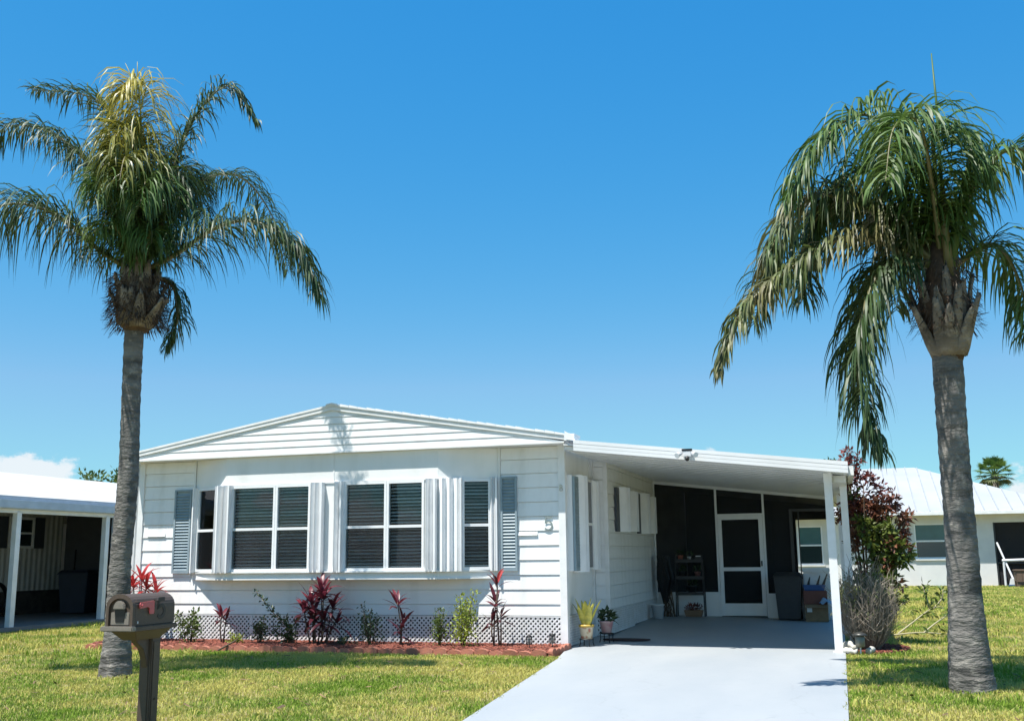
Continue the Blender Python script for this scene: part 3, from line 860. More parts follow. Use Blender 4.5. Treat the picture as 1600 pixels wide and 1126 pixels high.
# bay side window on the short front piece
SF = ((0.0, 0.13), (0.0, 1.70))
side_unit = face_obj("window_surround", MB().box(0.0, 1.57, -0.09, 0.0, 1.06, 2.44), PANEL, house, *SF)
sunit = MB(); sunit.box(0.62, 1.22, -0.10, -0.088, 1.10, 2.40)
face_obj("pane", sunit, mat("dark glass", (0.02, 0.024, 0.028), 0.08, spec=0.8), side_unit, (0, 0), (1, 0)).matrix_local = Matrix.Identity(4)
mbw = MB(); mbw.box(0.60, 0.64, -0.115, -0.09, 1.09, 2.41); mbw.box(1.20, 1.24, -0.115, -0.09, 1.09, 2.41); mbw.box(0.64, 1.20, -0.113, -0.09, 1.73, 1.77)
mbw.build("window_frame", ALU, side_unit)
accordion(*SF, 0.28, 0.62, 2, 0.13, 1.04, 2.46)
accordion(*SF, 1.22, 1.52, 2, 0.10, 1.06, 2.44)
sh = MB(); sh.box(0.0, 0.24, -0.13, -0.095, 1.06, 2.42)
for k in range(26):
    z = 1.12 + k * 0.05
    sh.hexa([(0.03, -0.142, z), (0.21, -0.142, z), (0.21, -0.13, z + 0.03), (0.03, -0.13, z + 0.03), (0.03, -0.14, z + 0.004), (0.21, -0.14, z + 0.004), (0.21, -0.128, z + 0.034), (0.03, -0.128, z + 0.034)])
face_obj("louvred_shutter", sh, SHUTTER, house, *SF)
MB().box(-0.01, 0.016, 1.60, 1.64, 2.44, EZ + 0.05).build("joint_strip", TRIM, house)
# small twin windows with shutters on the long rear piece (faces +x)
RFACE = ((X2, 2.0), (X2, 6.2))
SHDARK = mat("dark slate shutter", (0.05, 0.06, 0.075), 0.5)
for (a, b_) in ((0.32, 1.85), (2.25, 3.75)):
    w = face_obj("window", MB().box(a + 0.25, b_, -0.05, 0.0, 1.68, 2.36), PANEL, house, *RFACE)
    MB().box(a + 0.62, b_ - 0.38, -0.056, -0.048, 1.72, 2.32).build("pane", MATS["dark glass"], w)
    face_obj("dark_shutter", MB().box(a, a + 0.22, -0.06, -0.02, 1.66, 2.38), SHDARK, house, *RFACE)
    accordion(*RFACE, a + 0.25, a + 0.62, 2, 0.12, 1.66, 2.40)
    accordion(*RFACE, b_ - 0.36, b_ - 0.06, 2, 0.10, 1.68, 2.38)
# wall to roof trim line along the side wall
MB().hexa([(-0.02, 0.02, EZ), (0.03, 0.02, EZ), (0.03, Y1, EZ), (-0.02, Y1, EZ), (-0.02, 0.02, EZ + 0.05), (0.03, 0.02, EZ + 0.05), (0.03, Y1, EZ + 0.05), (-0.02, Y1, EZ + 0.05)]).build("eave_trim", TRIM, house)

# house number and small ornament
FIVE = [(0.044, 0.075), (-0.028, 0.075), (-0.036, 0.008), (-0.002, 0.022), (0.032, 0.010), (0.047, -0.026), (0.031, -0.060), (-0.004, -0.075), (-0.044, -0.058)]
def five_mesh(name, sc, wid, depth, m):
    """a figure 5 as a flat mitred stroke in the x,z plane"""
    head = FIVE[:3]
    bowl = catmull([Vector((x, 0, z)) for x, z in FIVE[2:]], 5)
    pts = [Vector((x, 0, z)) for x, z in head[:2]] + bowl
    pts = [p * sc for p in pts]
    mb = MB(); L_, R_ = [], []
    for i_, p in enumerate(pts):
        a = (p - pts[i_ - 1]).normalized() if i_ else (pts[1] - p).normalized()
        b = (pts[i_ + 1] - p).normalized() if i_ < len(pts) - 1 else a
        n1_ = Vector((-a.z, 0, a.x)); n2_ = Vector((-b.z, 0, b.x)); mt = (n1_ + n2_).normalized()
        k_ = min(1.5, 1 / max(mt.dot(n1_), 0.4)) * wid * 0.5
        L_.append(p + mt * k_); R_.append(p - mt * k_)
    for i_ in range(len(pts) - 1):
        q = [L_[i_], R_[i_], R_[i_ + 1], L_[i_ + 1]]
        mb.hexa([tuple(v_) for v_ in q] + [tuple(v_ + Vector((0, -depth, 0))) for v_ in q])
    return mb.mesh(name, m)
link("house_number", five_mesh("house_number", 1.22, 0.021, 0.004, mat("grey green number", (0.24, 0.29, 0.28), 0.5)), house, (-0.235, -0.022, 1.74))
om = MB()
for cz, rr0 in ((0.024, 0.018), (-0.02, 0.022)):
    ring = [(rr0 * math.cos(a), 0, cz + rr0 * math.sin(a)) for a in [2 * math.pi * i / 14 for i in range(15)]]
    om.tube(ring, 0.006, 6, False)
om.build("wall_ornament", mat("cream enamel", (0.6, 0.58, 0.48), 0.5), house, True, loc=(-0.03, -0.05, 2.24))

# ---- carport roof: overlapping pans, fascia, posts
def cu(x): return 2.775 - 0.120 * x                    # underside height
XC0, XC1, YC0, YC1 = 0.10, 3.93, -0.40, 11.0
y = YC0 + 0.10; k = 0
carport = MB().prism_y([(XC0, cu(XC0) + 0.06), (XC1, cu(XC1) + 0.06), (XC1, cu(XC1) + 0.075), (XC0, cu(XC0) + 0.075)], YC0 + 0.02, YC1).build("carport_roof", ROOFW, house)
pan_w = 0.405
pan = MB(); pan.prism_y([(XC0, cu(XC0)), (XC0, cu(XC0) + 0.055), (XC1, cu(XC1) + 0.055), (XC1, cu(XC1))], 0.0, pan_w - 0.012)
pan.prism_y([(XC0, cu(XC0) - 0.006), (XC0, cu(XC0) + 0.05), (XC1, cu(XC1) + 0.05), (XC1, cu(XC1) - 0.006)], pan_w - 0.011, pan_w - 0.001)
pmsh = pan.mesh("roof_pan", SOFFIT)
while y < YC1 - 0.3:
    link("roof_pan", pmsh, carport, (0, y, 0)); y += pan_w
for i, (lo, hi, out) in enumerate(((0.0, 0.047, 0.026), (0.050, 0.097, 0.026), (0.100, 0.15, 0.028))):
    MB().prism_y([(XC0 + 0.16, cu(XC0 + 0.16) - 0.01 + lo), (XC1, cu(XC1) - 0.01 + lo), (XC1, cu(XC1) - 0.01 + hi), (XC0 + 0.16, cu(XC0 + 0.16) - 0.01 + hi)], YC0 - out, YC0 + 0.09).build("fascia_band", ROOFW, carport)
MB().prism_x([(YC0 + 0.1, cu(XC1) - 0.03), (YC1, cu(XC1) - 0.03), (YC1, cu(XC1) + 0.09), (YC0 + 0.1, cu(XC1) + 0.09)], XC1 + 0.002, XC1 + 0.07).build("side_gutter", TRIM, carport)
MB().box(3.72, 3.90, 0.10, YB - 0.05, cu(3.80) - 0.11, cu(3.80) - 0.02).build("side_beam", TRIM, carport)
def post(y, x=3.665, w=0.052):
    z0 = slab_z(x, y)
    p = MB(); p.box(x - w, x + w, y - 0.04, y + 0.04, z0, cu(x) - 0.004)
    p.box(x - w - 0.003, x + w + 0.003, y - 0.043, y + 0.043, cu(x) - 0.13, cu(x) - 0.012)
    p.box(x - w - 0.02, x + w + 0.02, y - 0.055, y + 0.055, z0, z0 + 0.012)
    p.build("carport_post", TRIM, house)
post(0.0); post(1.05, 3.86, 0.048); post(3.2, 3.80, 0.04)

# ---- screened room at the back of the carport
def bz(x): return cu(x) - 0.012
MB().box(X2, 1.50, YB, YB + 0.06, 0.05, 0.53).build("knee_wall", PANEL, house)
MB().box(2.38, 2.90, YB, YB + 0.06, 0.03, 0.50).build("knee_wall", PANEL, house)
MB().box(2.902, 3.62, YB, YB + 0.06, 0.0, 0.80).build("knee_wall", PANEL, house)
fr = MB()
fr.box(X2 + 0.0, X2 + 0.035, YB - 0.01, YB + 0.05, 0.53, bz(X2)); fr.box(1.455, 1.495, YB - 0.01, YB + 0.05, 0.10, bz(1.48)); fr.box(2.36, 2.40, YB - 0.01, YB + 0.05, 0.08, bz(2.38))
fr.prism_y([(X2, bz(X2) - 0.06), (3.62, bz(3.62) - 0.06), (3.62, bz(3.62)), (X2, bz(X2))], YB - 0.015, YB + 0.052)
fr.box(X2 + 0.035, 1.455, YB - 0.012, YB + 0.048, 0.53, 0.555); fr.box(2.40, 2.90, YB - 0.012, YB + 0.048, 0.50, 0.525)
fr.build("screen_frame", ALU, house)
DKF = mat("bronze frame", (0.03, 0.032, 0.034), 0.5)
fr2 = MB(); fr2.box(2.86, 2.92, YB - 0.008, YB + 0.05, 0.80, 2.10); fr2.box(2.86, 3.62, YB - 0.006, YB + 0.05, 2.06, 2.11); fr2.box(3.02, 3.04, YB, YB + 0.04, 0.80, 2.06)
fr2.build("dark_frame", DKF, house)
def screen(name, x0, x1, z0, zt0, zt1, m=SCREEN, yy=YB + 0.02):
    MB().add([(x0, yy, z0), (x1, yy, z0), (x1, yy, zt1), (x0, yy, zt0)], [(0, 1, 2, 3)]).build(name, m, house)
screen("screen_panel", X2 + 0.03, 1.46, 0.55, bz(X2) - 0.04, bz(1.46) - 0.04)
screen("screen_panel", 1.49, 2.37, 2.03, bz(1.49) - 0.04, bz(2.37) - 0.04)
screen("screen_panel", 2.39, 2.87, 0.52, bz(2.39) - 0.04, bz(2.87) - 0.04)
screen("screen_panel", 2.87, 3.62, 2.10, bz(2.87) - 0.04, bz(3.62) - 0.04)
screen("screen_panel", 2.92, 3.62, 0.80, 2.06, 2.06, CLEARSCREEN)
# screen door with kick panel and mid rail
d = MB(); dx0, dx1 = 1.50, 2.355
d.box(dx0, dx0 + 0.075, YB - 0.022, YB + 0.02, 0.11, 2.01); d.box(dx1 - 0.075, dx1, YB - 0.022, YB + 0.02, 0.11, 2.01)
d.box(dx0 + 0.075, dx1 - 0.075, YB - 0.02, YB + 0.018, 1.93, 2.01); d.box(dx0 + 0.075, dx1 - 0.075, YB - 0.02, YB + 0.018, 0.95, 1.02)
door = d.build("screen_door", ALU, house)
MB().box(dx0 + 0.075, dx1 - 0.075, YB - 0.012, YB + 0.012, 0.11, 0.34).build("kick_panel", PANEL, door)
screen_m = MB().box(dx0 + 0.075, dx1 - 0.075, YB - 0.002, YB + 0.001, 0.34, 1.93); screen_m.build("door_screen", SCREEN, door)
MB().box(dx1 - 0.06, dx1 - 0.035, YB - 0.06, YB - 0.022, 1.04, 1.14).build("door_handle", BLACKM, door)
MB().box(dx0 - 0.004, dx1 + 0.004, YB - 0.012, YB + 0.04, 2.012, 2.045).build("door_header", ALU, house)
# inside: far wall with a door and blind, ceiling kept by the roof
far_w = MB(); far_w.box(X2, 2.80, 10.8, 10.9, 0.0, 2.8); far_w.box(2.80, 3.65, 10.8, 10.9, 0.0, 0.80); far_w.box(2.80, 3.65, 10.8, 10.9, 2.04, 2.6)
far_w.build("back_room_wall", mat("dim taupe wall", (0.11, 0.105, 0.10), 0.8), house)
idr = MB(); idr.box(1.55, 2.25, 10.74, 10.79, 0.1, 2.05); idoor = idr.build("inner_door", mat("grey door", (0.12, 0.13, 0.14), 0.6), house)
ib = MB()
for k in range(16): ib.box(1.68, 2.12, 10.70, 10.735, 1.05 + k * 0.055, 1.05 + k * 0.055 + 0.03)
ibo = ib.build("door_blind", BLIND, idoor); ibo["kind"] = "stuff"
sidew = MB(); sidew.box(3.60, 3.66, YB + 0.06, 10.8, 0.0, 0.8); sidew.box(3.60, 3.66, YB + 0.06, 10.8, 2.1, 2.40)
sidew.build("room_side_wall", PANEL, house)
MB().box(3.628, 3.632, YB + 0.06, 10.8, 0.8, 2.1).build("screen_panel", SCREEN, house)
MB().box(-7.20, -7.12, 0.10, 17.0, 0.0, 2.88).build("left_wall", SIDING, house)
MB().box(-7.12, X2, 16.9, 17.0, 0.0, 2.9).build("rear_wall", SIDING, house)
MB().box(-7.11, -0.05, 0.12, 16.9, 0.86, 0.9).build("floor", INTERIOR, house)
MB().box(-7.11, 0.0, -0.02, 16.9, 2.868, 2.88).build("ceiling", INTERIOR, house)

# ------------------------------------------------------------------ palms
PU = Vector((0.95532, 0.29556, 0)); PF = Vector((-0.29556, 0.95532, 0))
def loc3(p): return PU * p[0] + PF * p[1] + Vector((0, 0, p[2]))
def resample(path, n):
    d_ = [0.0]
    for a, b in zip(path[:-1], path[1:]): d_.append(d_[-1] + (b - a).length)
    out = []; j = 0
    for i in range(n):
        s_ = d_[-1] * i / (n - 1)
        while j < len(path) - 2 and d_[j + 1] < s_: j += 1
        t = (s_ - d_[j]) / max(d_[j + 1] - d_[j], 1e-6)
        out.append(path[j].lerp(path[j + 1], min(max(t, 0), 1)))
    return out, d_[-1]

def frond(palm, ctrl, material, seed, leaf_len=0.62, dens=46, gravity=0.50, width=0.0080, bare=0.07, wind=(0.0, 0.0), spread=1.0):
    rnd = random.Random(seed)
    path = catmull([loc3(p) for p in ctrl], 12)
    n = 90
    path, L = resample(path, n)
    rad = [0.030 * (1 - i / n) ** 1.1 + 0.004 for i in range(n)]
    st = path[::4] + [path[-1]]; sr = rad[::4] + [rad[-1]]
    ra = MB().tube(st, sr, 6)
    mb = MB()
    cnt = int(L * dens * 1.5)
    for i in range(cnt):
        t = bare + (1 - bare) * (i + rnd.random() * 0.6) / cnt
        fi = t * (n - 1); j = min(int(fi), n - 2)
        p = path[j].lerp(path[j + 1], fi - j); tg = (path[j + 1] - path[j]).normalized()
        side0 = tg.cross(Vector((0, 0, 1)))
        if side0.length < 0.15: side0 = Vector((rnd.uniform(-1, 1), rnd.uniform(-1, 1), 0))
        side0.normalize(); upv = side0.cross(tg)
        prof = math.sin(math.pi * min(max((t - bare) / (1 - bare), 0) ** 0.75 * 0.86 + 0.10, 1.0))
        for sg in (-1, 1):
            ll_ = leaf_len * (0.30 + 0.75 * prof) * rnd.uniform(0.6, 1.15)
            lift = rnd.choice((-0.35, 0.15, 0.6, 0.9)) + rnd.uniform(-0.15, 0.15)
            dirv = (side0 * sg * rnd.uniform(0.5, 1.0) * spread + tg * rnd.uniform(0.15, 0.8) * spread + upv * lift * 0.45 + Vector((rnd.uniform(-.22, .22), rnd.uniform(-.22, .22), rnd.uniform(-.2, .2)))).normalized()
            q = p.copy(); segs = 5; w = width * rnd.uniform(0.75, 1.15)
            ring = []; tw = rnd.uniform(-0.8, 0.8)
            g = gravity * rnd.uniform(0.75, 1.35)
            for k in range(segs + 1):
                s_ = k / segs
                wv = dirv.cross(Vector((0, 0, 1)))
                if wv.length < 0.05: wv = side0.cross(dirv)
                if wv.length < 1e-4: wv = Vector((1, 0, 0))
                wv.normalize()
                nv = wv.cross(dirv)
                wv = (wv * math.cos(tw) + nv * math.sin(tw))
                hw = w * (0.55 + 1.1 * s_ * (1 - s_) * 2 if s_ < 0.6 else max(0.08, 1.08 * (1 - s_) / 0.4)) 
                ring.append((q - wv * hw, q + wv * hw))
                q = q + dirv * (ll_ / segs)
                dirv = (dirv + Vector((wind[0], wind[1], -1.0)) * g * (0.75 + 1.7 * s_)).normalized()
            vs = [x for r_ in ring for x in r_]
            mb.add(vs, [(2 * k, 2 * k + 1, 2 * k + 3, 2 * k + 2) for k in range(segs)])
    fo = mb.build("frond", material, palm, True)
    ra.build("frond_stalk", RACHIS, fo, True)
    return fo

def trunk(palm, pts, radii, seed, lumps=True):
    rnd = random.Random(seed)
    path = catmull([Vector(p) for p in pts], 24)
    nseg = len(path)
    n = 28; mb = MB(); o = 0
    zmax = path[-1].z
    for i, p in enumerate(path):
        tz = i / (nseg - 1) * (len(radii) - 1); a = min(int(tz), len(radii) - 2)
        r = radii[a] + (radii[a + 1] - radii[a]) * (tz - a)
        ph_ = (p.z * 6.3 + 0.5 * math.sin(p.z * 2.3)) % 1.0
        ringb = 0.007 * (ph_ - 0.5) + 0.002 * rnd.uniform(-1, 1)
        for k in range(n):
            an = 2 * math.pi * k / n
            flare = 1 + 0.05 * math.sin(5 * an + 1.3) * max(0, 1 - p.z / 0.5)
            rr0 = r * flare + ringb + 0.006 * math.sin(3 * an + p.z * 2.2) + 0.003 * rnd.uniform(-1, 1)
            mb.v.append((p.x + rr0 * math.cos(an), p.y + rr0 * math.sin(an), p.z))
    for i in range(nseg - 1):
        for k in range(n):
            a = i * n + k; b = i * n + (k + 1) % n
            mb.f.append((a, b, b + n, a + n))
    mb.f.append(tuple((nseg - 1) * n + k for k in range(n)))
    t = mb.build("trunk", TRUNK, palm, True)
    return t

def boot(palm, c, az, z0, z1, r0, r1, wid, seed, curl=0.0, material=BOOT):
    """one old leaf base: a curved tapering shell clasping the crown"""
    rnd = random.Random(seed); mb = MB(); nu, nv_ = 6, 7
    for i in range(nv_ + 1):
        t = i / nv_
        z = z0 + (z1 - z0) * t; r = r0 + (r1 - r0) * (t ** 0.8) + curl * t * t
        half = wid * (1 - 0.72 * t ** 1.4) / max(r, 0.05)
        for j in range(nu + 1):
            a = az + half * (j / nu - 0.5) * 2 * 0.5
            bulge = 0.022 * (1 - (2 * j / nu - 1) ** 2)
            mb.v.append((c[0] + (r + bulge) * math.cos(a), c[1] + (r + bulge) * math.sin(a), z + rnd.uniform(-0.012, 0.012) + (rnd.uniform(-0.05, 0.04) if i == nv_ else 0)))
    for i in range(nv_):
        for j in range(nu):
            a = i * (nu + 1) + j
            mb.f.append((a, a + 1, a + nu + 2, a + nu + 1))
    o_ = mb.build("leaf_base", material, palm, True)
    md = o_.modifiers.new("thick", 'SOLIDIFY'); md.thickness = 0.022; md.offset = -1
    return o_

def fibres(palm, c, z0, z1, r, n, seed, length=0.18):
    rnd = random.Random(seed); mb = MB()
    for i in range(n):
        a = rnd.uniform(0, 2 * math.pi); z = rnd.uniform(z0, z1); rr0 = r * rnd.uniform(0.85, 1.08)
        p = Vector((c[0] + rr0 * math.cos(a), c[1] + rr0 * math.sin(a), z))
        d_ = Vector((math.cos(a), math.sin(a), rnd.uniform(-1.2, 1.0))).normalized()
        q = p + d_ * length * rnd.uniform(0.3, 1.0) + Vector((0, 0, -0.05))
        s_ = Vector((-math.sin(a), math.cos(a), rnd.uniform(-.5, .5))) * rnd.uniform(0.003, 0.010)
        mb.add([p - s_, p + s_, q + s_ * 0.3, q - s_ * 0.3], [(0, 1, 2, 3)])
    o_ = mb.build("crown_fibre", FIBRE, palm); o_["kind"] = "stuff"
    return o_

# --- left palm
PL = thing("queen_palm", "tall feather palm with a yellowing centre frond on the left lawn", "palm tree", (-4.32, -4.14, GZ))
trunk(PL, [(0.0, 0, -0.05), (0.0, 0, 0.45), (-0.01, 0, 1.2), (0.02, 0, 2.2), (0.0, 0, 3.2), (0.0, 0, 4.2)], [0.195, 0.150, 0.122, 0.118, 0.108, 0.115], 3)
cL = loc3((0.02, 0, 0))
for i in range(16):
    az = i * 2.4 + 0.3; lv = i / 16
    boot(PL, (cL.x, cL.y), az, 4.10 + 0.14 * lv, 4.48 + 0.36 * lv, 0.15, 0.33 - 0.10 * lv, 0.22, 40 + i, 0.03)
for i in range(9):
    az = i * 2.4 + 1.0
    boot(PL, (cL.x, cL.y), az, 4.38, 4.86 + 0.02 * i, 0.24, 0.17, 0.20, 240 + i, 0.06)
boot(PL, (cL.x, cL.y), math.atan2(-0.35, 0.95), 4.10, 4.38, 0.16, 0.44, 0.15, 77, 0.06)
boot(PL, (cL.x, cL.y), math.atan2(-0.95, 0.1), 4.12, 4.55, 0.20, 0.34, 0.26, 78, 0.0)
boot(PL, (cL.x, cL.y), math.atan2(-0.75, 0.65), 4.10, 4.46, 0.18, 0.38, 0.20, 79, 0.03)
MB().tube([(cL.x, cL.y, 4.06), (cL.x, cL.y, 4.18), (cL.x, cL.y, 4.5), (cL.x, cL.y, 4.75), (cL.x, cL.y, 5.0)], [0.12, 0.25, 0.27, 0.18, 0.05], 16).build("crown_core", FIBRE, PL, True)
fibres(PL, (cL.x, cL.y), 4.12, 4.75, 0.32, 2400, 5, 0.12)
FL = [
    ([(0.1, 0, 4.85), (.5, -.1, 5.02), (.97, -.2, 5.30), (1.44, -.25, 5.38), (1.95, -.3, 5.10), (2.34, -.35, 4.40)], FROND_D, dict(leaf_len=0.86, dens=62)),
    ([(-.1, 0, 4.85), (-.46, -.1, 5.08), (-.97, -.2, 5.5), (-1.5, -.3, 5.62), (-2.1, -.35, 5.3), (-2.45, -.4, 4.7)], FROND_D, dict(leaf_len=1.05, dens=62)),
    ([(-.1, 0, 4.9), (-.4, .1, 5.6), (-.78, .15, 6.3), (-1.3, .2, 6.75), (-1.88, .2, 6.85), (-2.2, .2, 6.45)], FROND_D, dict(leaf_len=0.74, dens=52)),
    ([(-.05, 0, 4.9), (-.3, .2, 6.0), (-.55, .4, 6.95), (-1.0, .5, 7.4), (-1.75, .5, 7.5)], FROND_D, dict(leaf_len=0.66, dens=46, gravity=0.26)),
    ([(.05, 0, 4.9), (.25, .15, 6.0), (.5, .3, 6.95), (.92, .35, 7.45), (1.3, .35, 6.95)], FROND_D, dict(leaf_len=0.55, dens=50, gravity=0.34)),
    ([(.03, 0, 5.0), (.0, -.08, 6.0), (-.02, -.15, 6.75), (-.03, -.26, 7.12), (-.05, -.42, 7.15), (-.10, -.6, 6.9)], FROND_Y, dict(leaf_len=0.95, dens=66, gravity=0.66, bare=0.25, spread=0.62)),
    ([(0, -.05, 4.85), (-.12, -.3, 5.2), (-.2, -.5, 5.3), (-.26, -.68, 5.1)], FROND_G, dict(leaf_len=0.66, dens=70, gravity=0.7, spread=0.7)),
    ([(.08, -.05, 4.85), (.2, -.28, 5.15), (.3, -.45, 5.2), (.36, -.6, 5.0)], FROND_G, dict(leaf_len=0.62, dens=70, gravity=0.7, spread=0.7)),
    ([(.03, 0, 4.9), (.02, -.1, 5.8), (-.04, -.26, 6.35), (-.08, -.42, 6.55), (-.13, -.62, 6.35), (-.16, -.75, 6.0)], FROND_YG, dict(leaf_len=0.80, dens=60, gravity=0.62, bare=0.25, spread=0.62)),
    ([(0, 0, 4.9), (-.10, -.25, 5.5), (-.16, -.5, 5.85), (-.20, -.75, 5.8), (-.22, -.9, 5.45)], FROND_G, dict(leaf_len=0.82, dens=64, gravity=0.70, spread=0.60)),
    ([(.1, 0, 4.9), (.18, -.25, 5.5), (.26, -.5, 5.8), (.30, -.75, 5.7), (.31, -.9, 5.35)], FROND_G, dict(leaf_len=0.82, dens=64, gravity=0.70, spread=0.60)),
    ([(.05, 0, 4.9), (.04, -.25, 5.6), (.03, -.5, 6.05), (.05, -.78, 6.0), (.07, -.95, 5.6)], FROND_YG, dict(leaf_len=0.85, dens=64, gravity=0.7, spread=0.62)),
    ([(.1, 0, 4.9), (.35, .8, 6.2), (.75, 1.7, 6.7), (1.08, 2.5, 6.3), (1.22, 2.9, 5.6)], FROND_D, dict(leaf_len=0.60, dens=34, gravity=0.6)),
    ([(0, 0, 4.9), (-.2, .6, 6.0), (-.4, 1.3, 6.3), (-.6, 1.9, 6.0), (-.75, 2.3, 5.2)], FROND_D, dict(leaf_len=0.62, dens=46, gravity=0.5)),
    ([(.15, .1, 4.8), (.36, .25, 4.7), (.42, .3, 4.3), (.30, .3, 3.9)], FROND_D, dict(leaf_len=0.42, dens=60)),
    ([(.1, 0, 4.9), (.14, .4, 6.0), (.2, .8, 6.5), (.3, 1.2, 6.4), (.35, 1.6, 5.8)], FROND_D, dict(leaf_len=0.70, dens=56, gravity=0.6)),
    ([(.1, 0, 4.9), (.34, -.1, 5.6), (.44, -.15, 6.0), (.55, -.2, 5.95), (.60, -.2, 5.5)], FROND_D, dict(leaf_len=0.72, dens=58, gravity=0.7, spread=0.7)),
]
for i, (c, m, kw) in enumerate(FL):
    frond(PL, c, m, 100 + i, wind=(0.03, 0.0), **kw)
# wisps: bare spear and broken leaflets at the very top
sp = MB()
for i, (du, dz) in enumerate(((0.0, 0.30), (-0.35, 0.12), (0.16, 0.2), (-0.15, 0.28), (0.3, 0.05))):
    a = loc3((-0.03, -0.3, 6.95)); b = loc3((-0.03 + du, -0.35, 7.15 + dz))
    sp.tube([a, (a + b) / 2 + Vector((0, 0, 0.08)), b], [0.009, 0.007, 0.003], 5)
sp.build("spear_leaf", FROND_Y, PL, True)

# --- right palm
PR = thing("queen_palm", "leaning feather palm with flared grey boots on the right lawn", "palm tree", (4.85, -3.6, GZ))
def uo(u, z): q = PU * u; return (q.x, q.y, z)
trunk(PR, [uo(0.03, -0.06), uo(0.02, 0.3), uo(0.03, 0.9), uo(0.05, 1.65), uo(0.06, 2.34), uo(0.07, 3.30)], [0.215, 0.190, 0.155, 0.142, 0.142, 0.145], 11)
cR = PU * 0.09
for i in range(15):
    az = i * 2.4 + 1.1; lv = i / 15
    boot(PR, (cR.x, cR.y), az, 3.24 + 0.16 * lv, 3.76 + 0.40 * lv, 0.15, 0.325 - 0.11 * lv, 0.19, 140 + i, 0.03)
for az, tl in ((-1.9, 3.70), (-1.25, 3.82), (-2.6, 3.68), (-0.55, 3.75), (-1.55, 3.6), (-0.9, 3.62)):
    boot(PR, (cR.x, cR.y), az, 3.22, tl + 0.06, 0.155, 0.33, 0.185, int(abs(az) * 50), 0.03)
MB().tube([(cR.x, cR.y, 3.18), (cR.x, cR.y, 3.40), (cR.x, cR.y, 3.75), (cR.x, cR.y, 4.1), (cR.x, cR.y, 4.5)], [0.13, 0.20, 0.26, 0.15, 0.05], 16).build("crown_core", FIBRE, PR, True)
fibres(PR, (cR.x, cR.y), 3.5, 4.2, 0.30, 900, 6, 0.12)
FR = [
    ([(.1, 0, 4.2), (.0, .1, 5.1), (-.25, .1, 5.65), (-.62, 0, 5.82), (-1.15, -.1, 5.4), (-1.45, -.1, 4.85)], FROND_G, dict(leaf_len=0.92, dens=50)),
    ([(.1, 0, 4.2), (-.1, -.4, 5.0), (-.35, -.8, 5.4), (-.7, -1.1, 5.2), (-.9, -1.3, 4.6)], FROND_G, dict(leaf_len=0.84, dens=50)),
    ([(.05, 0, 4.2), (-.64, .1, 4.85), (-1.2, .1, 4.95), (-1.55, .1, 4.5), (-1.7, .1, 4.0)], FROND_B, dict(leaf_len=0.77, dens=48)),
    ([(.0, 0, 4.15), (-.8, -.1, 4.46), (-1.5, -.2, 4.1), (-2.05, -.3, 3.62), (-2.28, -.3, 3.05)], FROND_B, dict(leaf_len=0.59, dens=50)),
    ([(.0, 0, 4.2), (-.58, -.2, 4.08), (-.90, -.3, 3.4), (-.92, -.3, 2.75), (-.80, -.3, 2.25)], FROND_D, dict(leaf_len=0.72, dens=57, gravity=0.6)),
    ([(.15, 0, 4.2), (.45, -.1, 4.95), (.86, -.2, 5.35), (1.3, -.3, 4.95), (1.5, -.3, 4.4)], FROND_G, dict(leaf_len=0.79, dens=50)),
    ([(.2, 0, 4.15), (.71, .1, 4.42), (.96, .15, 4.0), (1.0, .15, 3.4)], FROND_G, dict(leaf_len=0.70, dens=52)),
    ([(.06, 0, 4.3), (.08, -.1, 5.2), (.04, -.25, 5.5), (.2, -.5, 5.4), (.38, -.6, 4.9)], FROND_G, dict(leaf_len=0.77, dens=55)),
    ([(.1, 0, 4.2), (.3, .6, 4.9), (.4, 1.2, 5.2), (.4, 1.7, 4.9), (.4, 2.1, 4.2)], FROND_D, dict(leaf_len=0.77, dens=48)),
    ([(.1, 0, 4.2), (-.35, .6, 5.0), (-.8, 1.2, 5.2), (-1.2, 1.6, 4.7), (-1.4, 1.9, 4.0)], FROND_D, dict(leaf_len=0.77, dens=50)),
    ([(.0, 0, 4.2), (-.4, .3, 4.9), (-.75, .5, 5.05), (-1.05, .6, 4.6), (-1.15, .6, 4.0)], FROND_D, dict(leaf_len=0.79, dens=50)),
    ([(.1, 0, 4.2), (-.15, .25, 5.1), (-.45, .4, 5.4), (-.85, .5, 5.1), (-1.05, .5, 4.6)], FROND_G, dict(leaf_len=0.87, dens=50)),
    ([(.05, 0, 4.15), (-.35, .35, 4.3), (-.55, .5, 3.9), (-.6, .55, 3.3)], FROND_D, dict(leaf_len=0.64, dens=50, gravity=0.6)),
]
for i, (c, m, kw) in enumerate(FR):
    frond(PR, c, m, 300 + i, width=0.0105, wind=(-0.02, 0.0), **kw)
MB().tube([loc3((.14, 0, 4.1)), loc3((.17, 0, 5.0)), loc3((.20, 0, 5.9)), loc3((.195, 0, 6.5))], [0.035, 0.022, 0.014, 0.006], 7).build("spear_leaf", FROND_G, PR, True)
MB().tube([loc3((.14, -.05, 4.0)), loc3((.26, -.08, 4.6)), loc3((.40, -.1, 5.1)), loc3((.54, -.1, 5.5))], [0.045, 0.055, 0.035, 0.005], 7).build("spear_leaf", FROND_G, PR, True)
MB().tube([loc3((.12, -.12, 4.0)), loc3((.10, -.15, 4.5)), loc3((.12, -.15, 5.0))], [0.05, 0.04, 0.02], 7).build("leaf_stalk", RACHIS, PR, True)

# ------------------------------------------------------------------ mailbox
mb_t = thing("mailbox", "taupe plastic mailbox on a post with red flag and number 5", "mailbox", (-1.09, -8.07, GZ))
def msh(mb, name, m, parent=mb_t, bevel=0.0, smooth=False): return mb.build(name, m, parent, smooth, bevel)
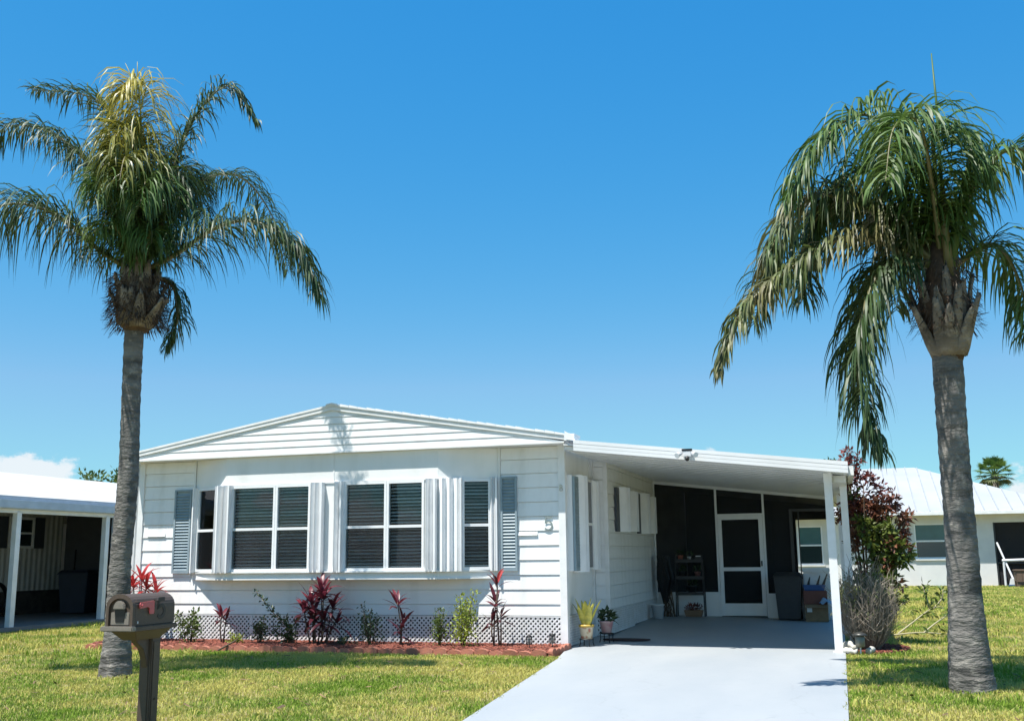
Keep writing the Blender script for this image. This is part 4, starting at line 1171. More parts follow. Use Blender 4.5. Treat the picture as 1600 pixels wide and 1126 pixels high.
# local: x -0.115..0.115, y -0.23..0.23, box floor at z 0.86
zb = 0.855; hw = 0.108
arch = [(-hw, zb), (-hw, zb + 0.135)]
for i in range(0, 13):
    a = math.pi - math.pi * i / 12
    arch.append((hw * math.cos(a), zb + 0.135 + 0.088 * math.sin(a)))
arch.append((hw, zb))
body = MB(); body.prism_y(arch[::-1], -0.235, 0.235)
msh(body, "box_body", MAILB, bevel=0.008)
base = MB(); base.box(-hw - 0.018, hw + 0.018, -0.25, 0.245, zb - 0.032, zb + 0.001); base.hexa([(-0.06, -0.14, zb - 0.10), (0.06, -0.14, zb - 0.10), (0.06, 0.14, zb - 0.10), (-0.06, 0.14, zb - 0.10), (-hw, -0.215, zb - 0.03), (hw, -0.215, zb - 0.03), (hw, 0.21, zb - 0.03), (-hw, 0.21, zb - 0.03)])
msh(base, "base_tray", MAILB, bevel=0.005)
# hood rim round the door
rim = MB(); inner = [(x * 0.83, zb + (z - zb) * 0.86 + 0.004) for x, z in arch]
k = len(arch)
for i in range(k - 1):
    a0, a1, b0, b1 = arch[i], arch[i + 1], inner[i], inner[i + 1]
    rim.hexa([(a0[0] * 1.03, -0.262, a0[1] + 0.002), (a1[0] * 1.03, -0.262, a1[1] + 0.003), (b1[0], -0.262, b1[1]), (b0[0], -0.262, b0[1]),
              (a0[0] * 1.03, -0.234, a0[1] + 0.002), (a1[0] * 1.03, -0.234, a1[1] + 0.003), (b1[0], -0.234, b1[1]), (b0[0], -0.234, b0[1])])
msh(rim, "hood_rim", MAILB)
dr = MB(); dr.prism_y(inner[::-1], -0.243, -0.236)
door_m = msh(dr, "door", MAILB)
dp_ = MB(); dp_.box(-0.078, 0.078, -0.252, -0.2435, zb + 0.012, zb + 0.10); msh(dp_, "door_panel", MAILB2, door_m, 0.004)
kn = MB(); kn.prism_y([(x * 0.62, z) for x, z in [(-0.08, zb + 0.120), (-0.065, zb + 0.155), (-0.03, zb + 0.178), (0.03, zb + 0.178), (0.065, zb + 0.155), (0.08, zb + 0.120)]][::-1], -0.275, -0.245)
msh(kn, "door_pull", MAILB2, door_m, 0.006)
sh_ = MB(); sh_.prism_y([(-0.045, zb + 0.118), (0.045, zb + 0.118), (0.034, zb + 0.03), (-0.034, zb + 0.03)], -0.2555, -0.2525); msh(sh_, "door_recess", BLACKP, door_m)
ldg = MB(); ldg.box(-hw - 0.03, hw + 0.022, -0.285, -0.235, zb - 0.03, zb + 0.004); msh(ldg, "door_ledge", MAILB2, bevel=0.006)
# flag on the right side
fg = MB(); fx = hw + 0.006
flag_pts = [(-0.200, zb + 0.150), (-0.192, zb + 0.163), (-0.045, zb + 0.172), (-0.035, zb + 0.168), (-0.035, zb + 0.086), (-0.042, zb + 0.08), (-0.078, zb + 0.08), (-0.082, zb + 0.086), (-0.085, zb + 0.118), (-0.105, zb + 0.130), (-0.192, zb + 0.122), (-0.200, zb + 0.135)]
fg.prism_x(flag_pts[::-1], fx, fx + 0.009)
flg = msh(fg, "flag", RED)
MB().tube([(fx + 0.006, -0.178, zb + 0.143), (fx + 0.016, -0.178, zb + 0.143)], 0.009, 10).build("pivot", RED, flg, True)
lw = MB(); lw.box(hw - 0.002, hw + 0.005, -0.225, -0.02, zb + 0.176, zb + 0.181); lw.box(hw - 0.002, hw + 0.012, -0.024, -0.014, zb + 0.08, zb + 0.18); msh(lw, "flag_recess", MAILB)
link("number_five", five_mesh("number_five", 0.86, 0.026, 0.002, BLACKP), mb_t, (hw + 0.0015, 0.062, zb + 0.115), (0, 0, R(90)))
MB().box(hw + 0.001, hw + 0.006, -0.206, -0.198, zb + 0.02, zb + 0.036).build("latch", WHITEP, mb_t)
po = MB(); po.box(-0.048, 0.052, 0.055, 0.160, -0.05, zb - 0.06)
msh(po, "post", MAILB, bevel=0.006)
pf = MB(); pf.box(-0.03, 0.034, 0.049, 0.0555, 0.0, zb - 0.12); pf.box(0.0515, 0.058, 0.072, 0.143, 0.0, zb - 0.12); msh(pf, "post_panel", MAILB, bevel=0.003)
br = MB(); br.prism_x([(0.055, zb - 0.10), (-0.10, zb - 0.095), (-0.075, zb - 0.125), (-0.01, zb - 0.17), (0.025, zb - 0.24), (0.045, zb - 0.30), (0.055, zb - 0.31)], -0.022, 0.028)
msh(br, "bracket", MAILB, bevel=0.003)
MB().tube([(0.057, 0.107, 0.33), (0.063, 0.107, 0.33)], 0.008, 10).build("screw", BLACKP, mb_t)

# ------------------------------------------------------------------ flower bed
BZ = 0.045
bed = MB(); nx, ny = 90, 12
def bed_front(x): return -1.02 - 0.05 * math.sin(x * 1.1) - (0.05 if x > -1.2 else 0)
for i in range(nx + 1):
    x = -7.35 + 7.42 * i / nx
    for j in range(ny + 1):
        t = j / ny; y = bed_front(x) * (1 - t) + 0.02 * t
        bed.v.append((x, y, BZ * min(1, 0.3 + 3 * t) + random.uniform(-0.012, 0.014)))
for i in range(nx):
    for j in range(ny):
        a = i * (ny + 1) + j
        bed.f.append((a, a + ny + 1, a + ny + 2, a + 1))
structure(bed.build("flower_bed", MULCH))
def chips(name, fn, n, label, lmin=0.02, lmax=0.06, m=CHIP):
    mb = MB()
    for i in range(n):
        x, y, z = fn()
        a = random.uniform(0, math.pi); L = random.uniform(lmin, lmax); w = L * random.uniform(0.15, 0.35); t = random.uniform(-0.5, 0.5)
        u = Vector((math.cos(a), math.sin(a), t)).normalized() * L * 0.5; v_ = Vector((-math.sin(a), math.cos(a), random.uniform(-.4, .4))) * w * 0.5
        c = Vector((x, y, z + 0.012)); h = Vector((0, 0, 0.006))
        mb.add([c - u - v_, c + u - v_, c + u + v_, c - u + v_, c + h], [(0, 1, 4), (1, 2, 4), (2, 3, 4), (3, 0, 4)])
    o = mb.build(name, m); o["kind"] = "stuff"; o["label"] = label
    return o
def bed_pt():
    x = random.uniform(-7.3, 0.05); t = random.random() ** 0.9; y = bed_front(x) * (1 - t)
    return x, y, BZ * min(1, 0.3 + 3 * t)
chips("mulch_chips", bed_pt, 7000, "loose red mulch chips over the front flower bed")

LITTER = mat("dry leaf litter", (0.20, 0.13, 0.06), 0.9, (0.11, 0.07, 0.04), 9, island=0.5)
def lawn_pt():
    while True:
        if random.random() < 0.6:
            x, y = random.uniform(-10, 0.2), random.uniform(-7, -1.2)
        else:
            x, y = random.uniform(3.8, 8), random.uniform(-7, 6)
        if not (x > 0.05 - y * 0.110 and x < 3.8):
            return x, y, GZ + 0.025
chips("leaf_litter", lawn_pt, 420, "scattered dry leaves and bits of frond on the lawn", 0.03, 0.10, LITTER)
edging = thing("bed_edging", "low row of scalloped terracotta edging bricks along the flower bed", "edging", (0, 0, 0))
sc = []
for i in range(9):
    a = math.pi * i / 8
    sc.append((-0.098 * math.cos(a), 0.05 + 0.04 * math.sin(a)))
ring = [(-0.098, -0.08)] + sc + [(0.098, -0.08)]
br_ = MB(); br_.prism_y([(x, z) for x, z in ring][::-1], -0.03, 0.03)
em = br_.mesh("edging_brick", TERRA)
x = -7.30; k = 0
while x < 0.0:
    y = bed_front(x) - 0.035; y2 = bed_front(x + 0.2) - 0.035
    link("edging_brick", em, edging, (x + 0.1, (y + y2) / 2 + random.uniform(-0.012, 0.012), GZ + random.uniform(-0.015, 0.015)),
         (random.uniform(-0.12, 0.12), random.uniform(-0.05, 0.05), math.atan2(y2 - y, 0.2) + random.uniform(-0.06, 0.06)))
    x += 0.203; k += 1
y = bed_front(0.0)
for k in range(5):
    link("edging_brick", em, edging, (0.05 + 0.0 * k, y + 0.10 + k * 0.203, GZ + 0.01 + random.uniform(-0.015, 0.015)), (random.uniform(-0.1, 0.1), 0, R(90) + random.uniform(-0.08, 0.08)))

stick = MB().tube([(-4.86, -1.20, 0.0), (-4.78, -1.16, 0.05), (-4.66, -1.10, 0.12), (-4.60, -1.09, 0.17)], [0.012, 0.014, 0.012, 0.008], 6)
tag(stick.build("broken_stick", STEM, None, True), "short broken brown stick leaning on the bricks at the bed's front edge", "stick")
# ------------------------------------------------------------------ planting
def leaf_mesh(name, L, W, droop, m, segs=7, fold=0.25):
    mb = MB(); p = Vector((0, 0, 0)); d_ = Vector((1, 0, 0))
    for k in range(segs + 1):
        t = k / segs
        w = W * 0.5 * (math.sin(math.pi * (0.06 + 0.94 * t ** 0.8)) ** 0.8 if t < 1 else 0.02)
        w = max(w, 0.002)
        up = Vector((-d_.z, 0, d_.x))
        mb.v += [tuple(p + Vector((0, -w, 0)) + up * fold * w), tuple(p), tuple(p + Vector((0, w, 0)) + up * fold * w)]
        p = p + d_ * L / segs
        d_ = Vector((d_.x, 0, d_.z - droop / segs * (0.5 + t))).normalized()
    for k in range(segs):
        a = 3 * k
        mb.f += [(a, a + 3, a + 4, a + 1), (a + 1, a + 4, a + 5, a + 2)]
    return mb.mesh(name, m, True)

CL = {key: [leaf_mesh("leaf", 0.33, 0.066, dr_, m) for dr_ in (0.5, 0.9, 1.5)] for key, m in (("p", CORD_P), ("d", CORD_D), ("r", CORD_R))}

def cordyline(label, loc, heads, stems, seed, size=1.0, group="red cordylines in the flower bed"):
    """heads: (dx, dy, z, leaves, key, elev) rosettes on cane stems"""
    rnd = random.Random(seed)
    t = thing("cordyline_plant", label, "plant", loc, group=group)
    for (dx, dy, z, nleaf, keys, el) in heads:
        bx, by = dx * 0.45 + rnd.uniform(-.04, .04), dy * 0.45 + rnd.uniform(-.04, .04)
        MB().tube([(bx, by, -0.03), ((bx + dx) / 2 + rnd.uniform(-.03, .03), (by + dy) / 2, z * 0.5), (dx, dy, z)], [0.014, 0.011, 0.009], 6).build("cane", STEM, t, True)
        for i in range(nleaf):
            az = i * 2.4 + rnd.uniform(-.3, .3)
            f_ = i / max(nleaf - 1, 1)
            pit = el + (1.25 - el) * f_ + rnd.uniform(-.15, .15)
            key = keys[0] if f_ < 0.55 else keys[-1]
            o = link("leaf", rnd.choice(CL[key]), t, (dx + 0.01 * math.cos(az), dy + 0.01 * math.sin(az), z - 0.10 * (1 - f_)),
                     (rnd.uniform(-.3, .3), -pit, az), (size * rnd.uniform(0.75, 1.15),) * 3)
    return t

by_ = -0.46
cordyline("big bushy burgundy cordyline with pink top leaves below the bay", (-3.63, -0.50, BZ),
          [(-.13, 0, .62, 15, "dp", -.2), (.10, -.05, .70, 16, "dp", -.1), (.02, .04, .78, 15, "pp", .0), (-.22, -.04, .50, 13, "dp", -.3), (.22, .02, .55, 14, "dd", -.3),
           (-.05, -.08, .45, 13, "dd", -.4), (.15, -.1, .38, 12, "dd", -.3), (-.12, .08, .33, 11, "dd", -.3), (.28, .0, .34, 9, "dd", -.3)], 0, 21, 0.95)
cordyline("short pale pink cordyline in front of the white lattice", (-5.30, -0.45, BZ), [(0, 0, .40, 11, "dp", -.1), (.06, .03, .34, 6, "dd", -.2)], 0, 22, 0.75)
cordyline("slender two tiered burgundy cordyline between green shrubs", (-2.37, -0.45, BZ), [(-.03, 0, .60, 10, "dp", .2), (.05, .02, .32, 8, "dd", .1), (.02, 0, .22, 6, "dd", -.2)], 0, 23, 0.85)
cordyline("tall thin red cordyline beside the right louvred shutter", (-0.88, -0.45, BZ), [(0.0, 0, .90, 6, "dr", .8), (-.03, .02, .62, 10, "pd", .3), (.05, 0, .44, 9, "dd", -.1), (-.09, .02, .35, 7, "dd", -.2)], 0, 24, 0.78)
cordyline("bright red cordyline behind the mailbox at the house corner", (-6.72, -0.55, BZ),
          [(-.12, 0, .86, 12, "rr", -.1), (.14, -.03, .84, 12, "rr", -.2), (.0, .05, .96, 12, "rr", .1), (.30, 0, .78, 10, "rr", -.1), (-.28, 0, .82, 10, "rr", -.2), (.2, .05, .66, 9, "rr", -.1)], 0, 25, 0.95)

def leaf_cloud(mb, rnd, centre, rad, n, L, W, shell=0.35, up=0.3, droop=0.0):
    for i in range(n):
        while True:
            d_ = Vector((rnd.gauss(0, 1), rnd.gauss(0, 1), rnd.gauss(0, 1)))
            if d_.length > 0.01: break
        d_.normalize(); rr0 = shell + (1 - shell) * rnd.random() ** 0.6
        p = Vector(centre) + Vector((d_.x * rad[0], d_.y * rad[1], d_.z * rad[2])) * rr0
        ax = (d_ * 0.8 + Vector((rnd.uniform(-1, 1), rnd.uniform(-1, 1), rnd.uniform(-.6, .8) + up - droop))).normalized()
        sd = ax.cross(Vector((rnd.uniform(-1, 1), rnd.uniform(-1, 1), 0.6)))
        if sd.length < 0.1: continue
        sd.normalize(); l_ = L * rnd.uniform(0.6, 1.25); w = W * rnd.uniform(0.7, 1.2) * 0.5
        nrm = sd.cross(ax)
        q1 = p + ax * l_ * 0.45 + nrm * l_ * 0.08; q2 = p + ax * l_
        mb.add([p, q1 + sd * w, q2, q1 - sd * w], [(0, 1, 2, 3)])

def shrub(label, loc, h, w, n, m, seed, L=0.05, W=0.025, spires=3, stems=6, name="garden_shrub", group="small green shrubs in the flower bed"):
    rnd = random.Random(seed)
    t = thing(name, label, "shrub", loc, group=group)
    st = MB(); lf = MB()
    for i in range(stems):
        a = rnd.uniform(0, 6.28); rr0 = w * 0.45 * rnd.random() ** 0.6
        hh = h * (rnd.uniform(0.55, 0.8) if i >= spires else rnd.uniform(0.85, 1.05))
        top = Vector((rr0 * math.cos(a), rr0 * math.sin(a), hh))
        st.tube([(rr0 * 0.2 * math.cos(a), rr0 * 0.2 * math.sin(a), -0.03), tuple(top * 0.55 + Vector((rnd.uniform(-.02, .02), 0, 0))), tuple(top)], [0.008, 0.006, 0.003], 5)
        per = n // stems
        for k in range(per):
            tt = 0.12 + 0.9 * rnd.random() ** 0.85
            c = top * min(tt, 1.0)
            spread = w * 0.20 * (1.15 - tt) + 0.018
            leaf_cloud(lf, rnd, c + Vector((rnd.gauss(0, spread), rnd.gauss(0, spread), rnd.gauss(0, spread * 0.5))), (0.012,) * 3, 1, L, W, up=0.5)
    st.build("stems", STEM, t, True)
    o = lf.build("foliage", m, t); o["kind"] = "stuff"
    return t
shrub("yellow green shrub half hidden behind the mailbox post", (-5.78, -0.55, BZ), 0.50, 0.46, 560, LEAF_G, 31, 0.055, 0.03)
shrub("tiny lime green clump at the lattice joint", (-4.98, -0.55, BZ), 0.13, 0.22, 220, LEAF_LG, 33, 0.04, 0.02, stems=7)
shrub("dark green pointed shrub right of the lime clump", (-4.62, -0.48, BZ), 0.42, 0.34, 420, LEAF_DG, 32, 0.045, 0.024, spires=1)
shrub("dark green twin spired shrub below the second bay window", (-2.78, -0.52, BZ), 0.56, 0.36, 620, LEAF_DG, 35, 0.045, 0.022, spires=2)
shrub("very low dark green sprout right of the big cordyline", (-3.22, -0.56, BZ), 0.12, 0.22, 150, LEAF_DG, 39, 0.04, 0.02)
shrub("narrow fresh green shrub with two spires", (-1.72, -0.52, BZ), 0.48, 0.30, 520, LEAF_G, 36, 0.045, 0.022, spires=2)
shrub("tallest bright lime green shrub near the house number", (-1.38, -0.52, BZ), 0.72, 0.46, 900, LEAF_LG, 37, 0.05, 0.026, spires=3, stems=8)
# long arching sprig leaning left of the big cordyline
sprig = thing("arching_shrub", "dark leafy shrub with one long sprig arching up to the left", "shrub", (-4.02, -0.5, BZ))
rnd = random.Random(38); st = MB(); lf = MB()
main = [Vector((0, 0, -0.02)), Vector((-.12, 0, .22)), Vector((-.38, 0, .46)), Vector((-.66, -.02, .76))]
pth = catmull(main, 10)
st.tube(pth, [0.008 * (1 - i / len(pth)) + 0.003 for i in range(len(pth))], 5)
for i, p in enumerate(pth):
    if i > 3:
        leaf_cloud(lf, rnd, p, (0.03, 0.03, 0.03), 7 if i < 22 else 5, 0.065, 0.032, up=0.2)
for bdir in (Vector((-.35, -.05, .28)), Vector((.05, -.05, .35)), Vector((-.18, .03, .4)), Vector((-.5, -.02, .22)), Vector((-.25, 0, .12))):
    st.tube([(0, 0, 0), tuple(bdir * 0.5 + Vector((0, 0, .04))), tuple(bdir)], [0.006, 0.005, 0.003], 5)
    for k in range(26):
        leaf_cloud(lf, rnd, bdir * rnd.uniform(0.2, 1.0), (0.03, 0.03, 0.04), 2, 0.06, 0.03, up=0.2)
st.build("stems", STEM, sprig, True); o = lf.build("foliage", LEAF_DG, sprig); o["kind"] = "stuff"

# two little wire garden lanterns at the bed corner
def lantern(label, loc):
    t = thing("garden_lantern", label, "lantern", loc, group="little wire garden lanterns")
    f_ = MB()
    for k in range(6):
        a = 6.283 * k / 6
        f_.tube([(0.035 * math.cos(a), 0.035 * math.sin(a), 0.06), (0.045 * math.cos(a), 0.045 * math.sin(a), 0.10), (0.035 * math.cos(a), 0.035 * math.sin(a), 0.15), (0.0, 0.0, 0.19)], 0.004, 5)
    f_.tube([(0, 0, -0.04), (0, 0, 0.06)], 0.006, 6); f_.lathe([(0.04, 0.055), (0.042, 0.065)], 12); f_.lathe([(0.055, 0.150), (0.012, 0.185)], 12)
    f_.build("cage", BLACKM, t, True)
    MB().lathe([(0.022, 0.07), (0.024, 0.10), (0.020, 0.135)], 10).build("globe", mat("frosted globe", (0.55, 0.52, 0.42), 0.3), t, True)
lantern("wire garden lantern in the mulch, the one further from the drive", (-0.36, -0.66, BZ))
lantern("wire garden lantern at the bed corner beside the drive", (-0.10, -0.42, BZ))

# ------------------------------------------------------------------ pots by the house corner
def pot_mesh(r0, r1, h): return MB()._lathe([(0.0, 0.0), (r0, 0.0), (r1, h * 0.86), (r1 * 1.08, h * 0.87), (r1 * 1.08, h), (r1 * 0.95, h), (r1 * 0.9, h * 0.85), (0, h * 0.85)], 24, (0, 0, 0))
def mat_pot():
    m, n, l, b = _new("flowered glazed pot")
    b.inputs["Roughness"].default_value = 0.3
    tcn = n.new("ShaderNodeTexCoord"); vo = n.new("ShaderNodeTexVoronoi"); vo.inputs["Scale"].default_value = 16
    l.new(tcn.outputs["Object"], vo.inputs["Vector"])
    rp = n.new("ShaderNodeValToRGB"); e = rp.color_ramp.elements
    e[0].position = 0.25; e[0].color = (0.42, 0.16, 0.12, 1); e[1].position = 0.55; e[1].color = (0.62, 0.55, 0.42, 1)
    e2 = e.new(0.4); e2.color = (0.50, 0.45, 0.30, 1)
    l.new(vo.outputs["Distance"], rp.inputs[0]); l.new(rp.outputs[0], b.inputs["Base Color"])
    return m
POT1 = mat_pot()
YEL = mat("mustard glaze", (0.50, 0.33, 0.06), 0.35, (0.42, 0.28, 0.06), 9)
def plant_stand(label, loc, r, h, legs=4):
    t = thing("plant_stand", label, "plant stand", loc)
    s_ = MB(); ring = [(r * math.cos(a), r * math.sin(a), h) for a in [6.2832 * i / 20 for i in range(21)]]
    s_.tube(ring, 0.008, 6, False); s_.tube([(-r, 0, h - 0.004), (r, 0, h - 0.004)], 0.006, 6); s_.tube([(0, -r, h - 0.005), (0, r, h - 0.005)], 0.006, 6)
    s_.build("ring", BLACKM, t, True)
    for k in range(legs):
        a = 6.2832 * k / legs + 0.6
        c_, s2 = math.cos(a), math.sin(a)
        MB().tube([(r * c_, r * s2, h), (r * 0.95 * c_, r * 0.95 * s2, h * 0.5), (r * 1.12 * c_, r * 1.12 * s2, 0.004)], 0.007, 6).build("leg", BLACKM, t, True)
    return t
plant_stand("black iron stand under the yellow flowered pot", (0.22, 0.28, 0.006), 0.10, 0.10)
pot = thing("potted_snake_plant", "yellow snake plant in a flowered pot at the house corner", "potted plant", (0.22, 0.28, 0.112))
pot_mesh(0.082, 0.100, 0.19).build("pot", POT1, pot, True)
MB()._lathe([(0.106, 0.160), (0.114, 0.163), (0.114, 0.196), (0.105, 0.198)], 24, (0, 0, 0)).build("pot_rim", YEL, pot, True)
MB().lathe([(0.098, 0.162), (0.097, 0.17)], 20).build("soil", STEM, pot)
sl = [leaf_mesh("leaf", 0.40, 0.115, 0.10, SNAKE, 7, 0.35), leaf_mesh("leaf", 0.38, 0.10, 0.28, SNAKE, 7, 0.35)]
for k in range(11):
    az = k * 2.4; rr0 = 0.02 + 0.045 * (k / 11)
    link("leaf", sl[k % 2], pot, (rr0 * math.cos(az), rr0 * math.sin(az), 0.165), (0.4 * math.sin(k * 3), -(1.45 - 0.035 * k), az), ((1.05 - 0.05 * (k % 4)),) * 3)
plant_stand("low scrolled black stand under the pink pot", (0.40, 0.80, slab_z(0.4, 0.8) + 0.004), 0.10, 0.13)
pot2 = thing("potted_green_plant", "small pink pot with a dark green plant behind the snake plant", "potted plant", (0.40, 0.80, slab_z(0.4, 0.8) + 0.145))
pot_mesh(0.07, 0.10, 0.17).build("pot", mat("pink glaze", (0.42, 0.22, 0.24), 0.4, (0.50, 0.38, 0.38), 14), pot2, True)
lf = MB(); leaf_cloud(lf, random.Random(5), (0.02, 0, 0.22), (0.11, 0.09, 0.08), 60, 0.10, 0.06, up=0.2)
o = lf.build("foliage", LEAF_DG, pot2); o["kind"] = "stuff"
mat_o = MB(); pts = [(0.36 * math.cos(a), 0.17 * math.sin(a)) for a in [6.2832 * i / 28 for i in range(28)]]
mat_o.prism(pts, 0, 0.014)
tag(mat_o.build("door_mat", mat("brown fibre mat", (0.07, 0.035, 0.03), 0.95, bump=0.5, bscale=150), loc=(0.62, 1.18, slab_z(0.6, 1.3) + 0.006)), "oval brown mat on the slab beside the plant stands", "mat")

# ------------------------------------------------------------------ things under the carport
def sz(x, y): return slab_z(x, y) + 0.003
bk = thing("bucket", "white plastic bucket against the side wall under the carport", "bucket", (0.44, 5.15, sz(.44, 5.15)))
MB()._lathe([(0.0, 0.004), (0.095, 0.004), (0.118, 0.25), (0.126, 0.25), (0.126, 0.265), (0.112, 0.265), (0.09, 0.02), (0, 0.02)], 22, (0, 0, 0)).build("pail", WHITEP, bk, True)
MB().tube([(0.12 * math.cos(a), -0.02 - 0.03 * math.sin(a), 0.245 - 0.10 * math.sin(a)) for a in [math.pi * i / 12 for i in range(13)]], 0.003, 5).build("handle", BLACKM, bk, True)

bun = thing("folded_trellis", "dark folded bundle of netting and bare canes standing by the wall", "garden netting", (0.50, 5.75, sz(.5, 5.75)))
rnd = random.Random(8); nb = MB()
for i in range(90):
    a = rnd.uniform(0, 6.28); rr0 = 0.05 + 0.09 * rnd.random()
    x0, y0 = rr0 * math.cos(a), rr0 * 0.6 * math.sin(a)
    nb.tube([(x0 * 0.5, y0 * 0.5, rnd.uniform(0.25, 0.5)), (x0 * 1.25 + rnd.uniform(-.03, .03), y0 * 1.2, 0.7), (x0 * 0.95 - 0.04, y0, rnd.uniform(0.95, 1.15))], 0.009, 5)
nb.build("netting", BLACKM, bun)
nb = MB()
for i in range(26):
    x0, x1 = rnd.uniform(-.09, .12), rnd.uniform(-.10, .18)
    nb.tube([(x1, rnd.uniform(-.06, .06), 0), ((x0 + x1) / 2 + rnd.uniform(-.05, .05), 0, 0.22), (x0, 0, 0.5)], 0.007, 5)
nb.build("canes", STEM, bun)

rack = thing("plant_rack", "black metal plant rack in front of the screen wall", "plant rack", (0.95, 5.95, sz(.95, 5.95)))
for lx in (-0.27, 0.27):
    for ly in (-0.10, 0.10):
        MB().tube([(lx, ly, 0), (lx * 0.97, ly, 0.6), (lx * 0.9, ly, 1.16)], 0.011, 6).build("leg", BLACKM, rack)
for z in (0.42, 0.72, 1.04):
    s_ = MB(); s_.box(-0.26, 0.26, -0.10, 0.10, z, z + 0.012); s_.box(-0.265, 0.265, -0.107, -0.10, z - 0.02, z + 0.04); s_.build("shelf", BLACKM, rack)
rk = (0.95, 5.95, sz(.95, 5.95))
def small_pot(label, x, z, r, h, m, leafm=None, seed=0, nl=40):
    t = thing("flower_pot", label, "flower pot", (rk[0] + x, rk[1] - 0.0, rk[2] + z + 0.013))
    pot_mesh(r * 0.75, r, h).build("pot", m, t, True)
    if leafm:
        q = MB(); leaf_cloud(q, random.Random(seed), (0, 0, h + 0.04), (r * 1.1, r, 0.06), nl, 0.07, 0.03)
        oo = q.build("foliage", leafm, t); oo["kind"] = "stuff"
small_pot("red brown pot on the rack's top shelf, nearest the house wall", -0.17, 1.04, 0.055, 0.10, TERRA, LEAF_DG, 1, 30)
small_pot("small white mug pot in the middle of the rack's top shelf", 0.0, 1.04, 0.04, 0.075, WHITEP, LEAF_DG, 2, 16)
small_pot("dark green pot on the rack's middle shelf", -0.15, 0.72, 0.065, 0.12, BIN, LEAF_DG, 3)
small_pot("dull pink pot on the rack's middle shelf", 0.15, 0.72, 0.06, 0.11, mat("dusty pink clay", (0.26, 0.12, 0.11), 0.7), LEAF_DG, 4)
small_pot("large dark pot on the rack's lowest shelf", 0.03, 0.42, 0.09, 0.15, BIN, LEAF_DG, 6)
rb = thing("radio", "small black radio on the rack's top shelf", "radio", (rk[0] + 0.18, rk[1], rk[2] + 1.053))
MB().box(-0.06, 0.06, -0.03, 0.03, 0, 0.10).build("case", BLACKP, rb, bevel=0.006); MB().box(-0.05, 0.05, -0.033, -0.030, 0.075, 0.09).build("dial", WHITEP, rb)
MB().tube([(-0.05, 0, 0.10), (-0.04, 0, 0.13), (0.04, 0, 0.13), (0.05, 0, 0.10)], 0.004, 5).build("handle", BLACKM, rb)
tr_ = thing("succulent_trough", "low trough of reddish succulents on the floor under the rack", "planter", (rk[0] + 0.05, rk[1] - 0.02, rk[2]))
MB().hexa([(-0.15, -0.06, 0), (0.15, -0.06, 0), (0.15, 0.06, 0), (-0.15, 0.06, 0), (-0.18, -0.08, 0.12), (0.18, -0.08, 0.12), (0.18, 0.08, 0.12), (-0.18, 0.08, 0.12)]).build("trough", mat("tan clay", (0.24, 0.15, 0.09), 0.8), tr_)
q = MB(); leaf_cloud(q, random.Random(9), (0, 0, 0.17), (0.17, 0.08, 0.06), 120, 0.06, 0.03)
oo = q.build("foliage", LEAF_RED, tr_); oo["kind"] = "stuff"

def bin_(label, loc, w, d_, h, m, rz=0.0, wheels=True):
    t = thing("wheelie_bin", label, "bin", loc, rz)
    b_ = MB(); b_.hexa([(-w * .40, -d_ * .40, 0.02), (w * .40, -d_ * .40, 0.02), (w * .40, d_ * .40, 0.02), (-w * .40, d_ * .40, 0.02), (-w * .5, -d_ * .5, h * .9), (w * .5, -d_ * .5, h * .9), (w * .5, d_ * .5, h * .9), (-w * .5, d_ * .5, h * .9)])
    b_.build("body", m, t, bevel=0.015)
    MB().box(-w * .53, w * .53, -d_ * .54, d_ * .52, h * .9, h * .925).build("rim", m, t, bevel=0.006)
    ld = MB(); ld.hexa([(-w * .52, -d_ * .55, h * .927), (w * .52, -d_ * .55, h * .927), (w * .52, d_ * .53, h * .927), (-w * .52, d_ * .53, h * .927), (-w * .44, -d_ * .42, h), (w * .44, -d_ * .42, h), (w * .44, d_ * .45, h), (-w * .44, d_ * .45, h)])
    ld.build("lid", m, t, bevel=0.01)
    MB().tube([(-w * .4, d_ * .58, h * .93), (w * .4, d_ * .58, h * .93)], 0.014, 8).build("handle", m, t, True)
    if wheels:
        for sx in (-1, 1):
            MB().tube([(sx * w * .36, d_ * .42, 0.09), (sx * w * .44, d_ * .42, 0.09)], 0.09, 16).build("wheel", BLACKP, t, True)
    return t
bin_("dark wheelie bin beside the screen door under the carport", (2.79, 5.85, sz(2.8, 5.85)), 0.50, 0.50, 0.86, BIN)
def carton(name, label, loc, w, d_, h, m, rz=0.0, flaps=True):
    t = thing(name, label, "box", loc, rz)
    c = MB(); c.box(-w / 2, w / 2, -d_ / 2, d_ / 2, 0, h); c.build("carton", m, t, bevel=0.004)
    if flaps:
        f_ = MB(); f_.hexa([(-w / 2, -d_ / 2 - 0.10, h - 0.05), (w / 2, -d_ / 2 - 0.10, h - 0.05), (w / 2, -d_ / 2, h), (-w / 2, -d_ / 2, h), (-w / 2, -d_ / 2 - 0.10, h - 0.045), (w / 2, -d_ / 2 - 0.10, h - 0.045), (w / 2, -d_ / 2, h + 0.005), (-w / 2, -d_ / 2, h + 0.005)])
        f_.build("flap", m, t)
    return t
c1 = carton("cardboard_box", "brown cardboard box with a white label on the carport floor", (3.28, 5.70, sz(3.3, 5.7)), 0.40, 0.34, 0.30, CARD)
MB().box(-0.17, -0.08, -0.176, -0.171, 0.17, 0.27).build("paper_label", WHITEP, c1)
carton("carton_stack", "dark red brown carton stacked on the cardboard box", (3.26, 5.74, sz(3.3, 5.7) + 0.306), 0.42, 0.34, 0.24, CARD2, 0.06, False)
tub = thing("storage_tub", "blue plastic tub of bits on top of the stacked cartons", "tub", (3.26, 5.74, sz(3.3, 5.7) + 0.55))
